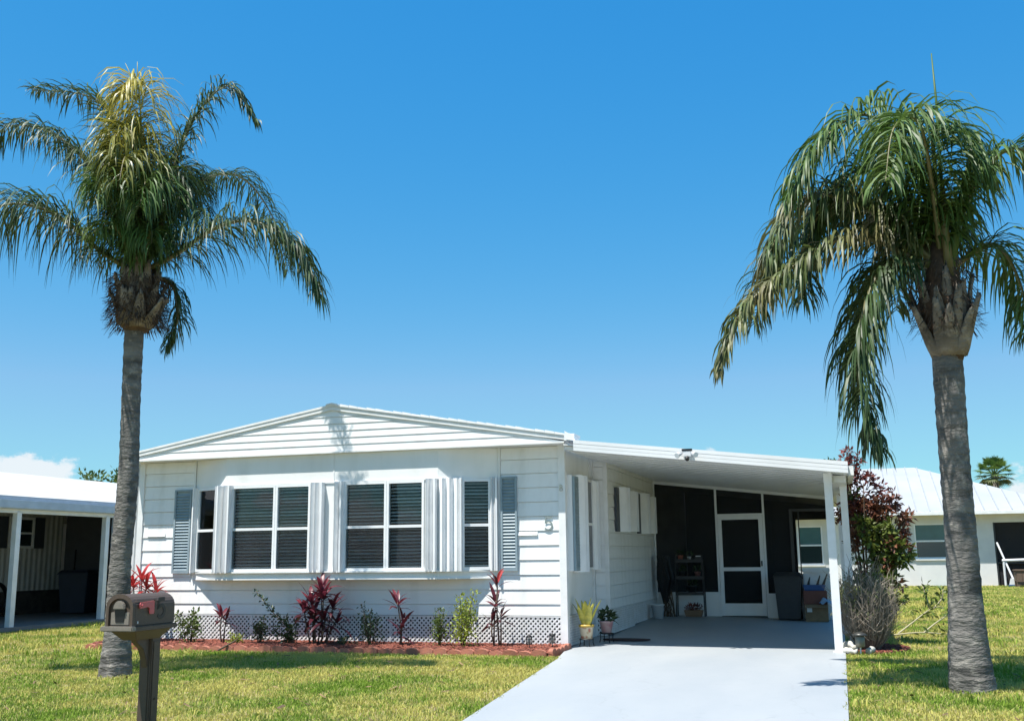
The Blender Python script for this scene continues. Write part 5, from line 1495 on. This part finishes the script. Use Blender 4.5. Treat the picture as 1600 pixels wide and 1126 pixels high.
MB().hexa([(-.17, -.12, 0), (.17, -.12, 0), (.17, .12, 0), (-.17, .12, 0), (-.20, -.15, 0.10), (.20, -.15, 0.10), (.20, .15, 0.10), (-.20, .15, 0.10)]).build("tub", BLUEP, tub)
for k, (x0, lean) in enumerate(((-.12, .05), (0.04, .07), (0.14, .10))):
    MB().tube([(x0, 0, 0.05), (x0 + lean, 0, 0.24 + 0.03 * k)], [0.03, 0.008], 6).build("tool", BLACKP, tub)
rag = thing("cleaning_rag", "crumpled pale blue rag on the cardboard box", "rag", (3.44, 5.55, sz(3.3, 5.7) + 0.305))
rg = MB(); n_ = 9
for i in range(n_):
    for j in range(n_):
        x_, y_ = (i / (n_ - 1) - .5) * 0.22, (j / (n_ - 1) - .5) * 0.18
        rg.v.append((x_, y_, 0.02 + 0.09 * max(0, 1 - (x_ / .12) ** 2 - (y_ / .10) ** 2) + 0.025 * math.sin(40 * x_ + 3) * math.cos(37 * y_)))
for i in range(n_ - 1):
    for j in range(n_ - 1):
        a = i * n_ + j; rg.f.append((a, a + n_, a + n_ + 1, a + 1))
rg.build("cloth", mat("pale blue cloth", (0.25, 0.36, 0.50), 0.9), rag, True)
wb = thing("chest_freezer", "white chest freezer behind the cartons under the carport", "freezer", (3.28, 6.02, sz(3.3, 6.0)))
MB().box(-.22, .26, -.09, .15, 0.03, 0.86).build("cabinet", WHITEP, wb, bevel=0.012); MB().box(-.23, .27, -.10, .155, 0.865, 0.95).build("lid", WHITEP, wb, bevel=0.015); MB().box(-.05, .08, -.115, -.10, 0.86, 0.885).build("handle", WHITEP, wb)

# security light on the carport fascia
fx_, fz_ = 1.86, cu(1.86) + 0.075
sec = thing("security_light", "twin headed white security light on the carport fascia", "light", (fx_, YC0 - 0.045, fz_))
MB().box(-0.055, 0.055, -0.03, 0.0, -0.045, 0.045).build("housing", WHITEP, sec, bevel=0.006)
MB().box(-0.07, 0.07, -0.035, -0.005, 0.03, 0.062).build("back_plate", BLACKP, sec, bevel=0.004)
for sg in (-1, 1):
    hd = MB().tube([(sg * 0.07, -0.03, 0.0), (sg * 0.10, -0.07, -0.012), (sg * 0.125, -0.115, -0.03)], [0.016, 0.030, 0.042], 12).build("lamp_head", WHITEP, sec, True)
    MB().tube([(sg * 0.1252, -0.1155, -0.0302), (sg * 0.1262, -0.118, -0.031)], 0.036, 12).build("lens", SOFFIT, hd)
MB().tube([(0, -0.02, -0.045), (0, -0.035, -0.075), (0, -0.05, -0.095)], [0.02, 0.03, 0.02], 10).build("sensor", BLACKP, sec, True)

# ------------------------------------------------------------------ planting beside the carport post
tree = thing("red_leaf_tree", "small tree with rust red and maroon tips over green leaves by the carport post", "tree", (4.10, 1.62, GZ))
rnd = random.Random(51)
tk = MB()
limbs = []
for (dx, dy, z) in ((-.25, 0, 2.75), (-.05, .05, 2.72), (.3, 0, 2.1), (.55, -.1, 1.9), (-.2, -.1, 1.8), (.15, .15, 1.6), (.4, .1, 1.3), (-.25, .1, 1.3), (.05, -.2, 2.3)):
    p0 = Vector((rnd.uniform(-.05, .05), rnd.uniform(-.05, .05), 0)); p1 = Vector((dx * 0.35, dy * 0.35, z * 0.5)); p2 = Vector((dx, dy, z))
    tk.tube(catmull([p0, p1, p2], 5), [0.022 - 0.0016 * i for i in range(11)], 6); limbs.append((p0, p1, p2))
tk.build("trunk", STEM, tree, True)
def clumps(name, m, lst, L, W, seed, droop=0.3):
    rn = random.Random(seed); q = MB(); tw_ = MB()
    for (x, y, z, rx, ry, rz_, n) in lst:
        for s_ in range(max(3, n // 25)):
            c = Vector((x * 0.70 + 0.06 + rn.gauss(0, rx * .62), y + rn.gauss(0, ry * .5), z + rn.gauss(0, rz_ * .5)))
            leaf_cloud(q, rn, c, (0.07, 0.07, 0.08), 22, L, W, 0.2, up=0.1, droop=droop)
            tw_.tube([tuple(c), tuple(c + (Vector((x * .6, y * .6, z - .25)) - c) * 0.8)], [0.003, 0.006], 4)
    o_ = q.build(name, m, tree); o_["kind"] = "stuff"
    tw_.build("twigs", STEM, tree)["kind"] = "stuff"
    return o_
clumps("red_foliage", LEAF_RED, [(-.28, 0, 2.62, .06, .06, .20, 170), (-.12, .05, 2.55, .05, .06, .22, 130), (-.22, 0, 2.30, .10, .08, .14, 170), (.12, 0, 2.42, .06, .06, .10, 70), (.34, 0, 2.20, .12, .1, .10, 130), (-.28, -.05, 2.0, .1, .1, .14, 120)], 0.085, 0.040, 61)
clumps("maroon_foliage", LEAF_PUR, [(-.28, 0, 1.85, .12, .14, .2, 330), (.0, 0, 2.0, .18, .14, .12, 300), (.5, -.05, 2.0, .16, .1, .10, 220), (.72, 0, 1.80, .10, .1, .12, 150), (.22, 0, 1.86, .16, .15, .12, 260), (-.28, 0, 1.50, .08, .12, .16, 150), (.74, 0, 1.50, .08, .08, .12, 110), (.50, 0, 1.35, .14, .1, .1, 90), (.2, -.1, 1.5, .24, .12, .25, 220), (.2, -.1, 1.05, .24, .12, .25, 170)], 0.10, 0.050, 62)
clumps("green_foliage", LEAF_G, [(-.18, 0, 2.12, .08, .1, .06, 60), (.05, 0, 1.65, .2, .16, .14, 300), (.35, -.05, 1.5, .2, .16, .2, 260), (.55, -.05, 1.25, .14, .14, .2, 200), (.2, 0, 1.15, .2, .16, .22, 240), (.0, 0, .95, .16, .14, .16, 240), (.4, 0, .95, .14, .14, .12, 190), (.1, 0, .65, .2, .14, .14, 200), (.3, 0, .55, .14, .14, .12, 120)], 0.115, 0.052, 63)
clumps("lime_foliage", mat("olive lime leaf", (0.17, 0.20, 0.035), 0.45, (0.11, 0.15, 0.03), 6, translucent=0.3, island=0.4), [(.35, -.12, 1.55, .2, .1, .12, 170), (.55, -.12, 1.35, .12, .1, .12, 120), (.1, -.12, 1.45, .16, .1, .1, 90), (.2, -.12, .95, .16, .1, .1, 90), (.3, -.14, 1.2, .2, .1, .15, 150), (.0, -.14, 1.75, .12, .1, .1, 60)], 0.115, 0.052, 64)

bush = thing("twiggy_bush", "grey leafless tangle of twigs at the foot of the carport post", "bush", (4.05, 0.42, GZ))
rnd = random.Random(71); tb = MB(); lf = MB()
for i in range(230):
    a = rnd.uniform(0, 6.28); sp_ = rnd.uniform(0.1, 0.42); z = rnd.uniform(0.5, 1.12)
    p0 = Vector((0.08 * math.cos(a), 0.08 * math.sin(a), 0)); p2 = Vector((sp_ * math.cos(a), sp_ * math.sin(a), z * (1 - 0.25 * sp_)))
    p1 = p0.lerp(p2, 0.5) + Vector((0.08 * math.cos(a), 0.08 * math.sin(a), -.02))
    pt_ = catmull([p0, p1, p2], 4)
    tb.tube(pt_, [0.006 - 0.0005 * k for k in range(len(pt_))], 5)
    for k in range(6):
        b0 = pt_[rnd.randrange(3, len(pt_))]; d_ = Vector((rnd.uniform(-1, 1), rnd.uniform(-1, 1), rnd.uniform(-.2, 1))).normalized()
        d_.z = abs(d_.z) + 0.5; d_.normalize(); e_ = b0 + d_ * rnd.uniform(0.10, 0.34)
        tb.tube([b0, (b0 + e_) / 2 + Vector((rnd.uniform(-.02, .02), 0, rnd.uniform(-.02, .02))), e_], [0.0034, 0.0027, 0.0016], 4)
    if rnd.random() < 0.4:
        leaf_cloud(lf, rnd, p2, (0.06, 0.06, 0.05), 6, 0.05, 0.015)
tb.build("twigs", BRANCH, bush); o = lf.build("sparse_leaves", LEAF_G, bush); o["kind"] = "stuff"
# arching dry grass stalks reaching left over the post
ag = MB()
for i in range(16):
    z = rnd.uniform(.6, 1.0); x1 = rnd.uniform(-.55, -.25)
    ag.tube(catmull([Vector((0, 0, 0.05)), Vector((-.12, -.1, z * .75)), Vector((x1 * .7, -.22, z)), Vector((x1, -.28, z * .8))], 5), [0.003] * 16, 4)
ag.build("arching_stalks", mat("straw stalk", (0.30, 0.27, 0.12), 0.8), bush)

bedr = MB(); pts = [(4.15 + 0.42 * math.cos(a) * (1 + .12 * math.sin(3 * a)), 0.75 + 0.7 * math.sin(a)) for a in [6.2832 * i / 30 for i in range(30)]]
bedr.prism(pts, GZ - 0.02, GZ + 0.03)
structure(bedr.build("mulch_patch", MULCH))
def bp_(): 
    a = random.uniform(0, 6.28); r_ = random.random() ** .5
    return 4.15 + .42 * r_ * math.cos(a), .75 + .7 * r_ * math.sin(a), GZ + .03
chips("mulch_chips", bp_, 900, "loose red mulch chips under the twiggy bush")

spot = thing("garden_spotlight", "grey garden spotlight on a stake beside the driveway edge", "spotlight", (3.93, -0.12, GZ))
MB().tube([(0, 0, -0.05), (0, 0, 0.12)], 0.010, 8).build("stake", ALU, spot)
MB().tube([(0, 0, 0.11), (0, 0, 0.12), (0, 0, 0.24), (0, 0, 0.25)], [0.05, 0.058, 0.062, 0.05], 18).build("body", mat("aged metal", (0.22, 0.21, 0.17), 0.45, metal=0.3), spot, True)
MB().lathe([(0.095, 0.252), (0.10, 0.262), (0.07, 0.285), (0.02, 0.30)], 20).build("cap", mat("dark metal", (0.06, 0.06, 0.055), 0.4, metal=0.4), spot, True)
PIPE = mat("chalky white stone", (0.56, 0.54, 0.48), 0.85, (0.44, 0.42, 0.37), 9, bump=0.3)
def stone(label, pts, rad):
    o_ = MB().tube(catmull([Vector(p) for p in pts], 6), [rad * (0.75 + 0.25 * math.sin(i * 1.1 + .4)) for i in range(6 * (len(pts) - 1) + 1)], 10).build("edging_stone", PIPE, None, True)
    tag(o_, label, "stone", "curved pale edging stones at the post")
stone("curved pale edging stone touching the carport post foot", [(3.76, 0.30, .06), (3.79, 0.12, .09), (3.87, 0.02, .05)], 0.055)
stone("curved pale edging stone lying left of the garden spotlight", [(3.75, -0.02, .02), (3.79, -0.16, .03), (3.88, -0.20, .02)], 0.050)
stone("short pale edging stone right of the garden spotlight", [(4.02, -0.10, .02), (4.06, -0.02, .04), (4.08, 0.10, .03)], 0.045)

fb = thing("fallen_branch", "pale cut branch with green leaves lying on the right lawn", "branch", (4.55, 3.3, GZ))
rnd = random.Random(91); q = MB(); lf = MB()
for pts in ([(0, 0, .04), (.25, .3, .2), (.55, .7, .38), (.75, .9, .42)], [(.35, -.2, .06), (.6, .1, .22), (.95, .5, .4)], [(-.1, -.3, .04), (.3, -.3, .08), (.7, -.25, .06)], [(.55, .7, .38), (.5, .72, .6), (.47, .75, .75)], [(.6, .75, .38), (.75, .8, .55), (.78, .8, .7)]):
    pp = catmull([Vector(p) for p in pts], 5)
    q.tube(pp, [0.014 - 0.0006 * i for i in range(len(pp))], 6)
    for p in pp[6:]:
        leaf_cloud(lf, rnd, p, (0.10, 0.10, 0.08), 5, 0.11, 0.05)
q.build("stem", mat("pale bark", (0.40, 0.36, 0.22), 0.8), fb, True); o = lf.build("foliage", LEAF_G, fb); o["kind"] = "stuff"

# ------------------------------------------------------------------ right neighbour
NR = thing("stucco_house", "white stucco house with pale standing seam metal roof behind the right lawn", "house", (0, 0, 0))
NY = 28.0
nw = MB()
for (x0, x1, z0, z1) in ((-6, 2.18, 0, 2.62), (2.18, 3.12, 0, .82), (2.18, 3.12, 2.3, 2.62), (3.12, 6.47, 0, 2.62), (6.47, 7.70, 0, 1.01), (6.47, 7.70, 2.31, 2.62), (7.70, 9.23, 0, 2.62), (9.23, 11.8, 2.31, 2.62), (11.8, 12.0, 0, 2.62)):
    nw.box(x0, x1, NY, NY + 0.2, GZ + z0 if z0 == 0 else z0, z1)
nw.build("wall", STUCCO, NR)
GLAZE = mat("dark house glass", (0.015, 0.03, 0.03), 0.05, spec=0.9)
GLAZE2 = mat("green tinted blind behind glass", (0.05, 0.13, 0.13), 0.2, spec=0.7)
def nwin(x0, x1, z0, z1):
    w = MB(); t = 0.05
    w.box(x0, x0 + t, NY + 0.02, NY + 0.1, z0, z1); w.box(x1 - t, x1, NY + 0.02, NY + 0.1, z0, z1); w.box(x0 + t, x1 - t, NY + 0.02, NY + 0.1, z0, z0 + t); w.box(x0 + t, x1 - t, NY + 0.02, NY + 0.1, z1 - t, z1)
    zm = (z0 + z1) / 2; w.box(x0 + t, x1 - t, NY + 0.015, NY + 0.1, zm - 0.03, zm + 0.03)
    o_ = w.build("window", ALU, NR)
    MB().box(x0 + t, x1 - t, NY + 0.06, NY + 0.07, zm + 0.03, z1 - t).build("pane", GLAZE2, o_)
    MB().box(x0 + t, x1 - t, NY + 0.05, NY + 0.06, z0 + t, zm - 0.03).build("pane", GLAZE, o_)
    MB().box(x0 - 0.04, x1 + 0.04, NY - 0.06, NY + 0.02, z0 - 0.06, z0 - 0.001).build("sill", TRIM, o_)
nwin(2.18, 3.12, 0.82, 2.30); nwin(6.47, 7.70, 1.01, 2.31)
MB().box(9.23, 11.8, NY + 0.10, NY + 0.11, 0.0, 2.31).build("lanai_screen", mat_screen("dark lanai screen", (0.012, 0.012, 0.014), 0.12), NR)
lf_ = MB(); lf_.box(9.23, 9.29, NY + 0.02, NY + 0.12, 0, 2.31); lf_.box(11.3, 11.36, NY + 0.02, NY + 0.12, 0, 2.31); lf_.box(9.29, 11.8, NY + 0.03, NY + 0.1, 0.80, 0.86)
lf_.build("lanai_frame", DKF, NR)
MB().box(9.25, 11.8, NY + 3, NY + 3.1, 0, 2.6).build("lanai_back", INTERIOR, NR)
# hip roof: eave at z 2.75, ridge runs along x
ey, ez_, ry, rz0 = NY - 0.5, 2.74, NY + 4.6, 4.78
xl, xr, xrl, xrr = -6.5, 17.0, -1.5, 6.95
rf = MB()
rf.add([(xl, ey, ez_), (xr, ey, ez_), (12.0 + 0 * xrr, ry, rz0), (xrl, ry, rz0)], [(0, 1, 2, 3)])
hiproof = MB()
# front slope ends at a falling hip line on the right
apex = (6.95, ry, rz0)
hiproof.add([(xl, ey, ez_), (12.2, ey, ez_), apex, (xrl, ry, rz0)], [(0, 1, 2, 3)])
hiproof.add([(12.2, ey, ez_), (12.2, ry + 5.1, ez_), apex], [(0, 1, 2)])
hiproof.add([(xl, ey, ez_), (xrl, ry, rz0), (xl, ry + 5.1, ez_)], [(0, 1, 2)])
hiproof.add([(xl, ry + 5.1, ez_), (xrl, ry, rz0), apex, (12.2, ry + 5.1, ez_)], [(0, 1, 2, 3)])
NROOF = mat("galvanised pale roof", (0.37, 0.385, 0.395), 0.5, (0.33, 0.345, 0.36), 0.8)
nroof = hiproof.build("roof", NROOF, NR)
SEAM = mat("roof seam", (0.32, 0.34, 0.355), 0.5)
slope = (rz0 - ez_) / (ry - ey)
x = xl + 0.4
while x < 12.0:
    tmax = 1.0
    if x > apex[0]: tmax = (12.2 - x) / (12.2 - apex[0])
    if x < xrl: tmax = (x - xl) / (xrl - xl)
    y1 = ey + (ry - ey) * tmax; z1 = ez_ + (rz0 - ez_) * tmax
    MB().hexa([(x - .022, ey, ez_ + .001), (x + .022, ey, ez_ + .001), (x + .022, y1, z1 + .001), (x - .022, y1, z1 + .001), (x - .022, ey, ez_ + .035), (x + .022, ey, ez_ + .035), (x + .022, y1, z1 + .035), (x - .022, y1, z1 + .035)]).build("roof_seam", SEAM, nroof)
    x += 0.47
gt = MB(); gt.box(xl, 12.3, ey - 0.10, ey + 0.02, 2.60, 2.738); gt.build("gutter", TRIM, NR, bevel=0.01)
MB().box(xl, 12.2, ey + 0.02, NY + 0.01, 2.622, 2.64).build("soffit", TRIM, NR)
MB().box(-6, -5.8, NY, NY + 9, 0, 2.6).build("side_wall", STUCCO, NR); MB().box(12.0, 12.2, NY + .2, NY + 9, 0, 2.6).build("side_wall", STUCCO, NR)

planter = thing("wooden_planter", "weathered wooden planter box on legs by the lanai screen", "planter", (10.25, 26.6, GZ))
for k in range(7):
    MB().box(-.62 + k * .18, -.62 + k * .18 + .17, -.30, -.27, 0.22, 0.60).build("plank", WOOD, planter)
MB().box(-.63, .65, -.266, .30, 0.24, 0.58).build("box", WOOD, planter)
MB().box(-.66, .68, -.33, .33, 0.603, 0.64).build("rim", WOOD, planter)
for sx in (-.58, .56):
    for sy in (-.22, .22):
        MB().box(sx - .05, sx + .05, sy - .05, sy + .05, 0, 0.24).build("leg", WOOD, planter)
rail = thing("white_rail", "white pipe rail leaning in front of the lanai screen", "rail", (9.6, 27.4, GZ))
MB().tube([(-.25, 0, .95), (1.8, 0, 1.0)], 0.05, 8).build("pipe", WHITEP, rail); MB().tube([(.55, 0, .55), (.75, 0, .95), (1.1, 0, 1.05)], 0.05, 8).build("pipe", WHITEP, rail)
MB().tube([(-.2, 0, 0), (-.2, 0, .95)], 0.04, 8).build("pipe", WHITEP, rail); MB().tube([(1.75, 0, 0), (1.75, 0, 1.0)], 0.04, 8).build("pipe", WHITEP, rail)
broom = thing("broom", "white handled broom leaning on the neighbour's lanai frame", "broom", (9.55, 27.2, GZ))
MB().tube([(.08, 0, .3), (-.28, .5, 1.6)], 0.035, 7).build("handle", WHITEP, broom)
MB().hexa([(-.08, -.06, 0), (.28, -.06, 0), (.28, .06, 0), (-.08, .06, 0), (.0, -.05, .32), (.16, -.05, .32), (.16, .05, .32), (.0, .05, .32)]).build("head", WHITEP, broom); MB().box(-.085, .285, -.064, .064, .03, .10).build("band", BLUEP, broom)

# ------------------------------------------------------------------ left neighbour
NL = thing("corrugated_home", "neighbouring home with open carport, white roof and corrugated wall on the left", "house", (0, 0, 0))
XE = -11.55
RWL = mat("white roof coating", (0.50, 0.49, 0.46), 0.7, (0.40, 0.39, 0.37), 1.6, bump=0.1, bscale=20)
rp_ = MB(); rp_.prism_y([(XE, 2.50), (XE, 2.54), (-16.5, 3.53), (-22, 2.6), (-22, 2.55), (-16.5, 3.48)], -9.0, 16.0)
nlroof = rp_.build("roof", RWL, NL)
GUT = mat("blue grey gutter", (0.42, 0.47, 0.52), 0.4, (0.36, 0.40, 0.45), 5)
MB().box(XE - 0.02, XE + 0.045, -9, 16, 2.475, 2.545).build("roof_edge", GUT, NL)
MB().box(XE - 0.06, XE + 0.11, -9, 16, 2.30, 2.472).build("gutter", mat("pale gutter", (0.50, 0.55, 0.60), 0.4), NL, bevel=0.012)
MB().box(XE - 0.10, XE - 0.02, -9, 16, 2.22, 2.298).build("beam", TRIM, NL)
for yy_ in (-2.8, 2.1, 4.72):
    MB().box(XE - 0.11, XE + 0.0, yy_ - 0.06, yy_ + 0.06, 0.02, 2.24).build("carport_post", TRIM, NL)
MB().box(XE - 0.08, XE + 0.02, 4.95, 5.25, 0.05, 2.3).build("downspout", mat("pale gutter", (0, 0, 0)), NL)
sl_ = MB(); sl_.box(-15.2, XE + 0.05, -9, 12, -0.10, 0.05); sl_.build("carport_slab", mat("grey slab", (0.20, 0.20, 0.20), 0.8, (0.16, 0.16, 0.16), 2), NL)
# corrugated wall: real ribs
cw = MB(); yv = -6.0; k = 0
prof = []
while yv < 7.4:
    prof.append((yv, 0.0)); prof.append((yv + 0.045, 0.025)); prof.append((yv + 0.085, 0.025)); prof.append((yv + 0.13, 0.0)); yv += 0.17
for (y0, d0), (y1, d1) in zip(prof[:-1], prof[1:]):
    cw.quad((-15 + d0, y0, 0.60), (-15 + d1, y1, 0.60), (-15 + d1, y1, 2.75), (-15 + d0, y0, 2.75))
cw.build("corrugated_wall", mat("cream corrugated metal", (0.50, 0.50, 0.46), 0.5), NL)
MB().box(-15.06, -15.02, -6, 7.5, 0.05, 0.62).build("skirting", mat("dark stone skirting", (0.035, 0.033, 0.03), 0.9, (0.07, 0.065, 0.055), 7), NL)
wl_ = MB(); wl_.box(-14.97, -14.93, 5.52, 5.58, 1.60, 2.34); wl_.box(-14.97, -14.93, 6.27, 6.33, 1.60, 2.34); wl_.box(-14.97, -14.93, 5.58, 6.27, 2.28, 2.34); wl_.box(-14.97, -14.93, 5.58, 6.27, 1.60, 1.66); wl_.box(-14.97, -14.94, 5.58, 6.27, 1.93, 1.98)
nlw = wl_.build("window", ALU, NL)
MB().box(-14.965, -14.955, 5.58, 6.27, 1.66, 2.28).build("pane", GLAZE, nlw)
MB().box(-14.97, -14.94, 6.36, 6.68, 1.60, 2.34).build("shutter", SHDARK, NL); MB().box(-14.97, -14.94, 5.05, 5.48, 1.60, 2.34).build("shutter", SHDARK, NL)
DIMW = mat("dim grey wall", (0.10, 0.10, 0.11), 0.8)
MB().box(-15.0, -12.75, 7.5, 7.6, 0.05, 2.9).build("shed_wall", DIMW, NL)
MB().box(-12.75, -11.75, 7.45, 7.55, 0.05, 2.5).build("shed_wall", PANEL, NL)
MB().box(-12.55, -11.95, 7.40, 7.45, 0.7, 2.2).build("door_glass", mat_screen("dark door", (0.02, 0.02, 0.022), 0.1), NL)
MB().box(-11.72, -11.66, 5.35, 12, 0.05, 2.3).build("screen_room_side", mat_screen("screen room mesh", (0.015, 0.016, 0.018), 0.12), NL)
MB().box(-22, -21.9, -9, 16, 0, 2.6).build("far_wall", PANEL, NL)
MB().prism_y([(-22, 0.0), (-15, 0.0), (-15, 3.15), (-16.5, 3.47), (-22, 2.55)], 15.9, 15.95).build("end_wall", PANEL, NL)
MB().prism_y([(-22, 0.0), (-15, 0.0), (-15, 3.15), (-16.5, 3.47), (-22, 2.55)], -6.05, -6.0).build("end_wall", PANEL, NL)
bin_("navy wheelie bin in the left neighbour's carport", (-13.9, 6.75, 0.055), 0.72, 0.65, 1.02, BIN2, 0.25)
tank = thing("garden_sprayer", "pale sprayer tank with coiled hose on the left neighbour's slab", "sprayer", (-12.7, 6.9, 0.055))
MB().lathe([(0.12, 0.0), (0.19, 0.04), (0.19, 0.30), (0.12, 0.38), (0.05, 0.42), (0.04, 0.50)], 18).build("tank", WHITEP, tank, True)
hz = MB().tube([(0.26 * math.cos(a), -0.1 + 0.02 * i, 0.30 + 0.27 * math.sin(a)) for i, a in enumerate([6.2832 * j / 16 for j in range(30)])], 0.018, 6); hz.build("hose", BLACKP, tank, True)
ps = thing("leaning_pole", "thin dark pole leaning on the neighbour's shed wall", "pole", (-14.6, 7.2, 0.055))
MB().tube([(0.3, -0.15, 0.9), (-.05, 0.28, 1.5)], 0.022, 6).build("shaft", BLACKM, ps)
MB().tube([(0.3, -0.15, 0.9), (0.5, -0.4, 0.0)], 0.022, 6).build("shaft", BLACKM, ps)
wheel_ = thing("hose_reel", "dark hose reel standing at the corrugated wall's foot", "hose reel", (-14.6, 4.9, 0.055))
MB().tube([(0.0, 0.32 * math.cos(a), 0.42 + 0.32 * math.sin(a)) for a in [6.2832 * j / 20 for j in range(21)]], 0.05, 8, False).build("coil", BLACKP, wheel_, True)
MB().tube([(0, -.3, 0), (0, 0, .42), (0, .3, 0)], 0.02, 6).build("stand", BLACKM, wheel_)

# ------------------------------------------------------------------ far trees
def round_tree(label, loc, h, rad, n, m, seed, L=0.35):
    t = thing("broadleaf_tree", label, "tree", loc)
    rn = random.Random(seed); tk_ = MB(); tk_.tube([(0, 0, 0), (0.1, 0, h * .4), (0.0, 0, h * .7)], [0.25, 0.18, 0.1], 8)
    q = MB()
    for i in range(n // 40):
        d_ = Vector((rn.gauss(0, 1), rn.gauss(0, 1), rn.gauss(0, .8))).normalized() * rad * rn.random() ** .4
        c = Vector((0, 0, h - rad)) + d_
        if i % 6 == 0: tk_.tube([(0, 0, h * .55), tuple(c)], [0.07, 0.02], 5)
        leaf_cloud(q, rn, c, (rad * .22,) * 3, 40, L, L * .5, .1)
    tk_.build("trunk", STEM, t, True); o_ = q.build("crown", m, t); o_["kind"] = "stuff"
round_tree("leafy green tree top showing over the left neighbour's roof", (-25.3, 21.6, GZ), 5.1, 1.7, 3600, LEAF_G, 5, .22)
round_tree("distant dark tree top just above the carport roof edge", (2.8, 47, GZ), 6.55, 1.5, 2400, LEAF_DG, 6, .3)

fan = thing("fan_palm", "distant fan palm rising behind the metal roof", "palm tree", (13.7, 60, GZ))
MB().tube([(0, 0, 0), (0.1, 0, 3), (0, 0, 6.2)], [0.28, 0.2, 0.18], 10).build("trunk", TRUNK, fan, True)
rn = random.Random(12)
for i in range(34):
    az = i * 2.4; el = 1.35 - 2.1 * (i / 34); stalk = 0.75
    d_ = Vector((math.cos(az) * math.cos(el), math.sin(az) * math.cos(el), math.sin(el)))
    p = Vector((0, 0, 6.2)) + d_ * stalk
    q = MB(); q.tube([(0, 0, 6.2), tuple(p)], [0.03, 0.02], 4)
    sd = d_.cross(Vector((0, 0, 1))).normalized(); up_ = sd.cross(d_)
    for k in range(15):
        a = (k / 14 - .5) * 2.9
        v_ = (d_ * math.cos(a) + sd * math.sin(a)); e_ = p + v_ * 0.72 * (1 - .15 * abs(a)) + Vector((0, 0, -.10 - .06 * rn.random()))
        mid_ = p + v_ * 0.4; w_ = (d_ * -math.sin(a) + sd * math.cos(a)) * 0.05
        q.add([p, mid_ + w_, e_, mid_ - w_], [(0, 1, 2, 3)])
    q.build("fan_leaf", FROND_G if i < 24 else FROND_B, fan)
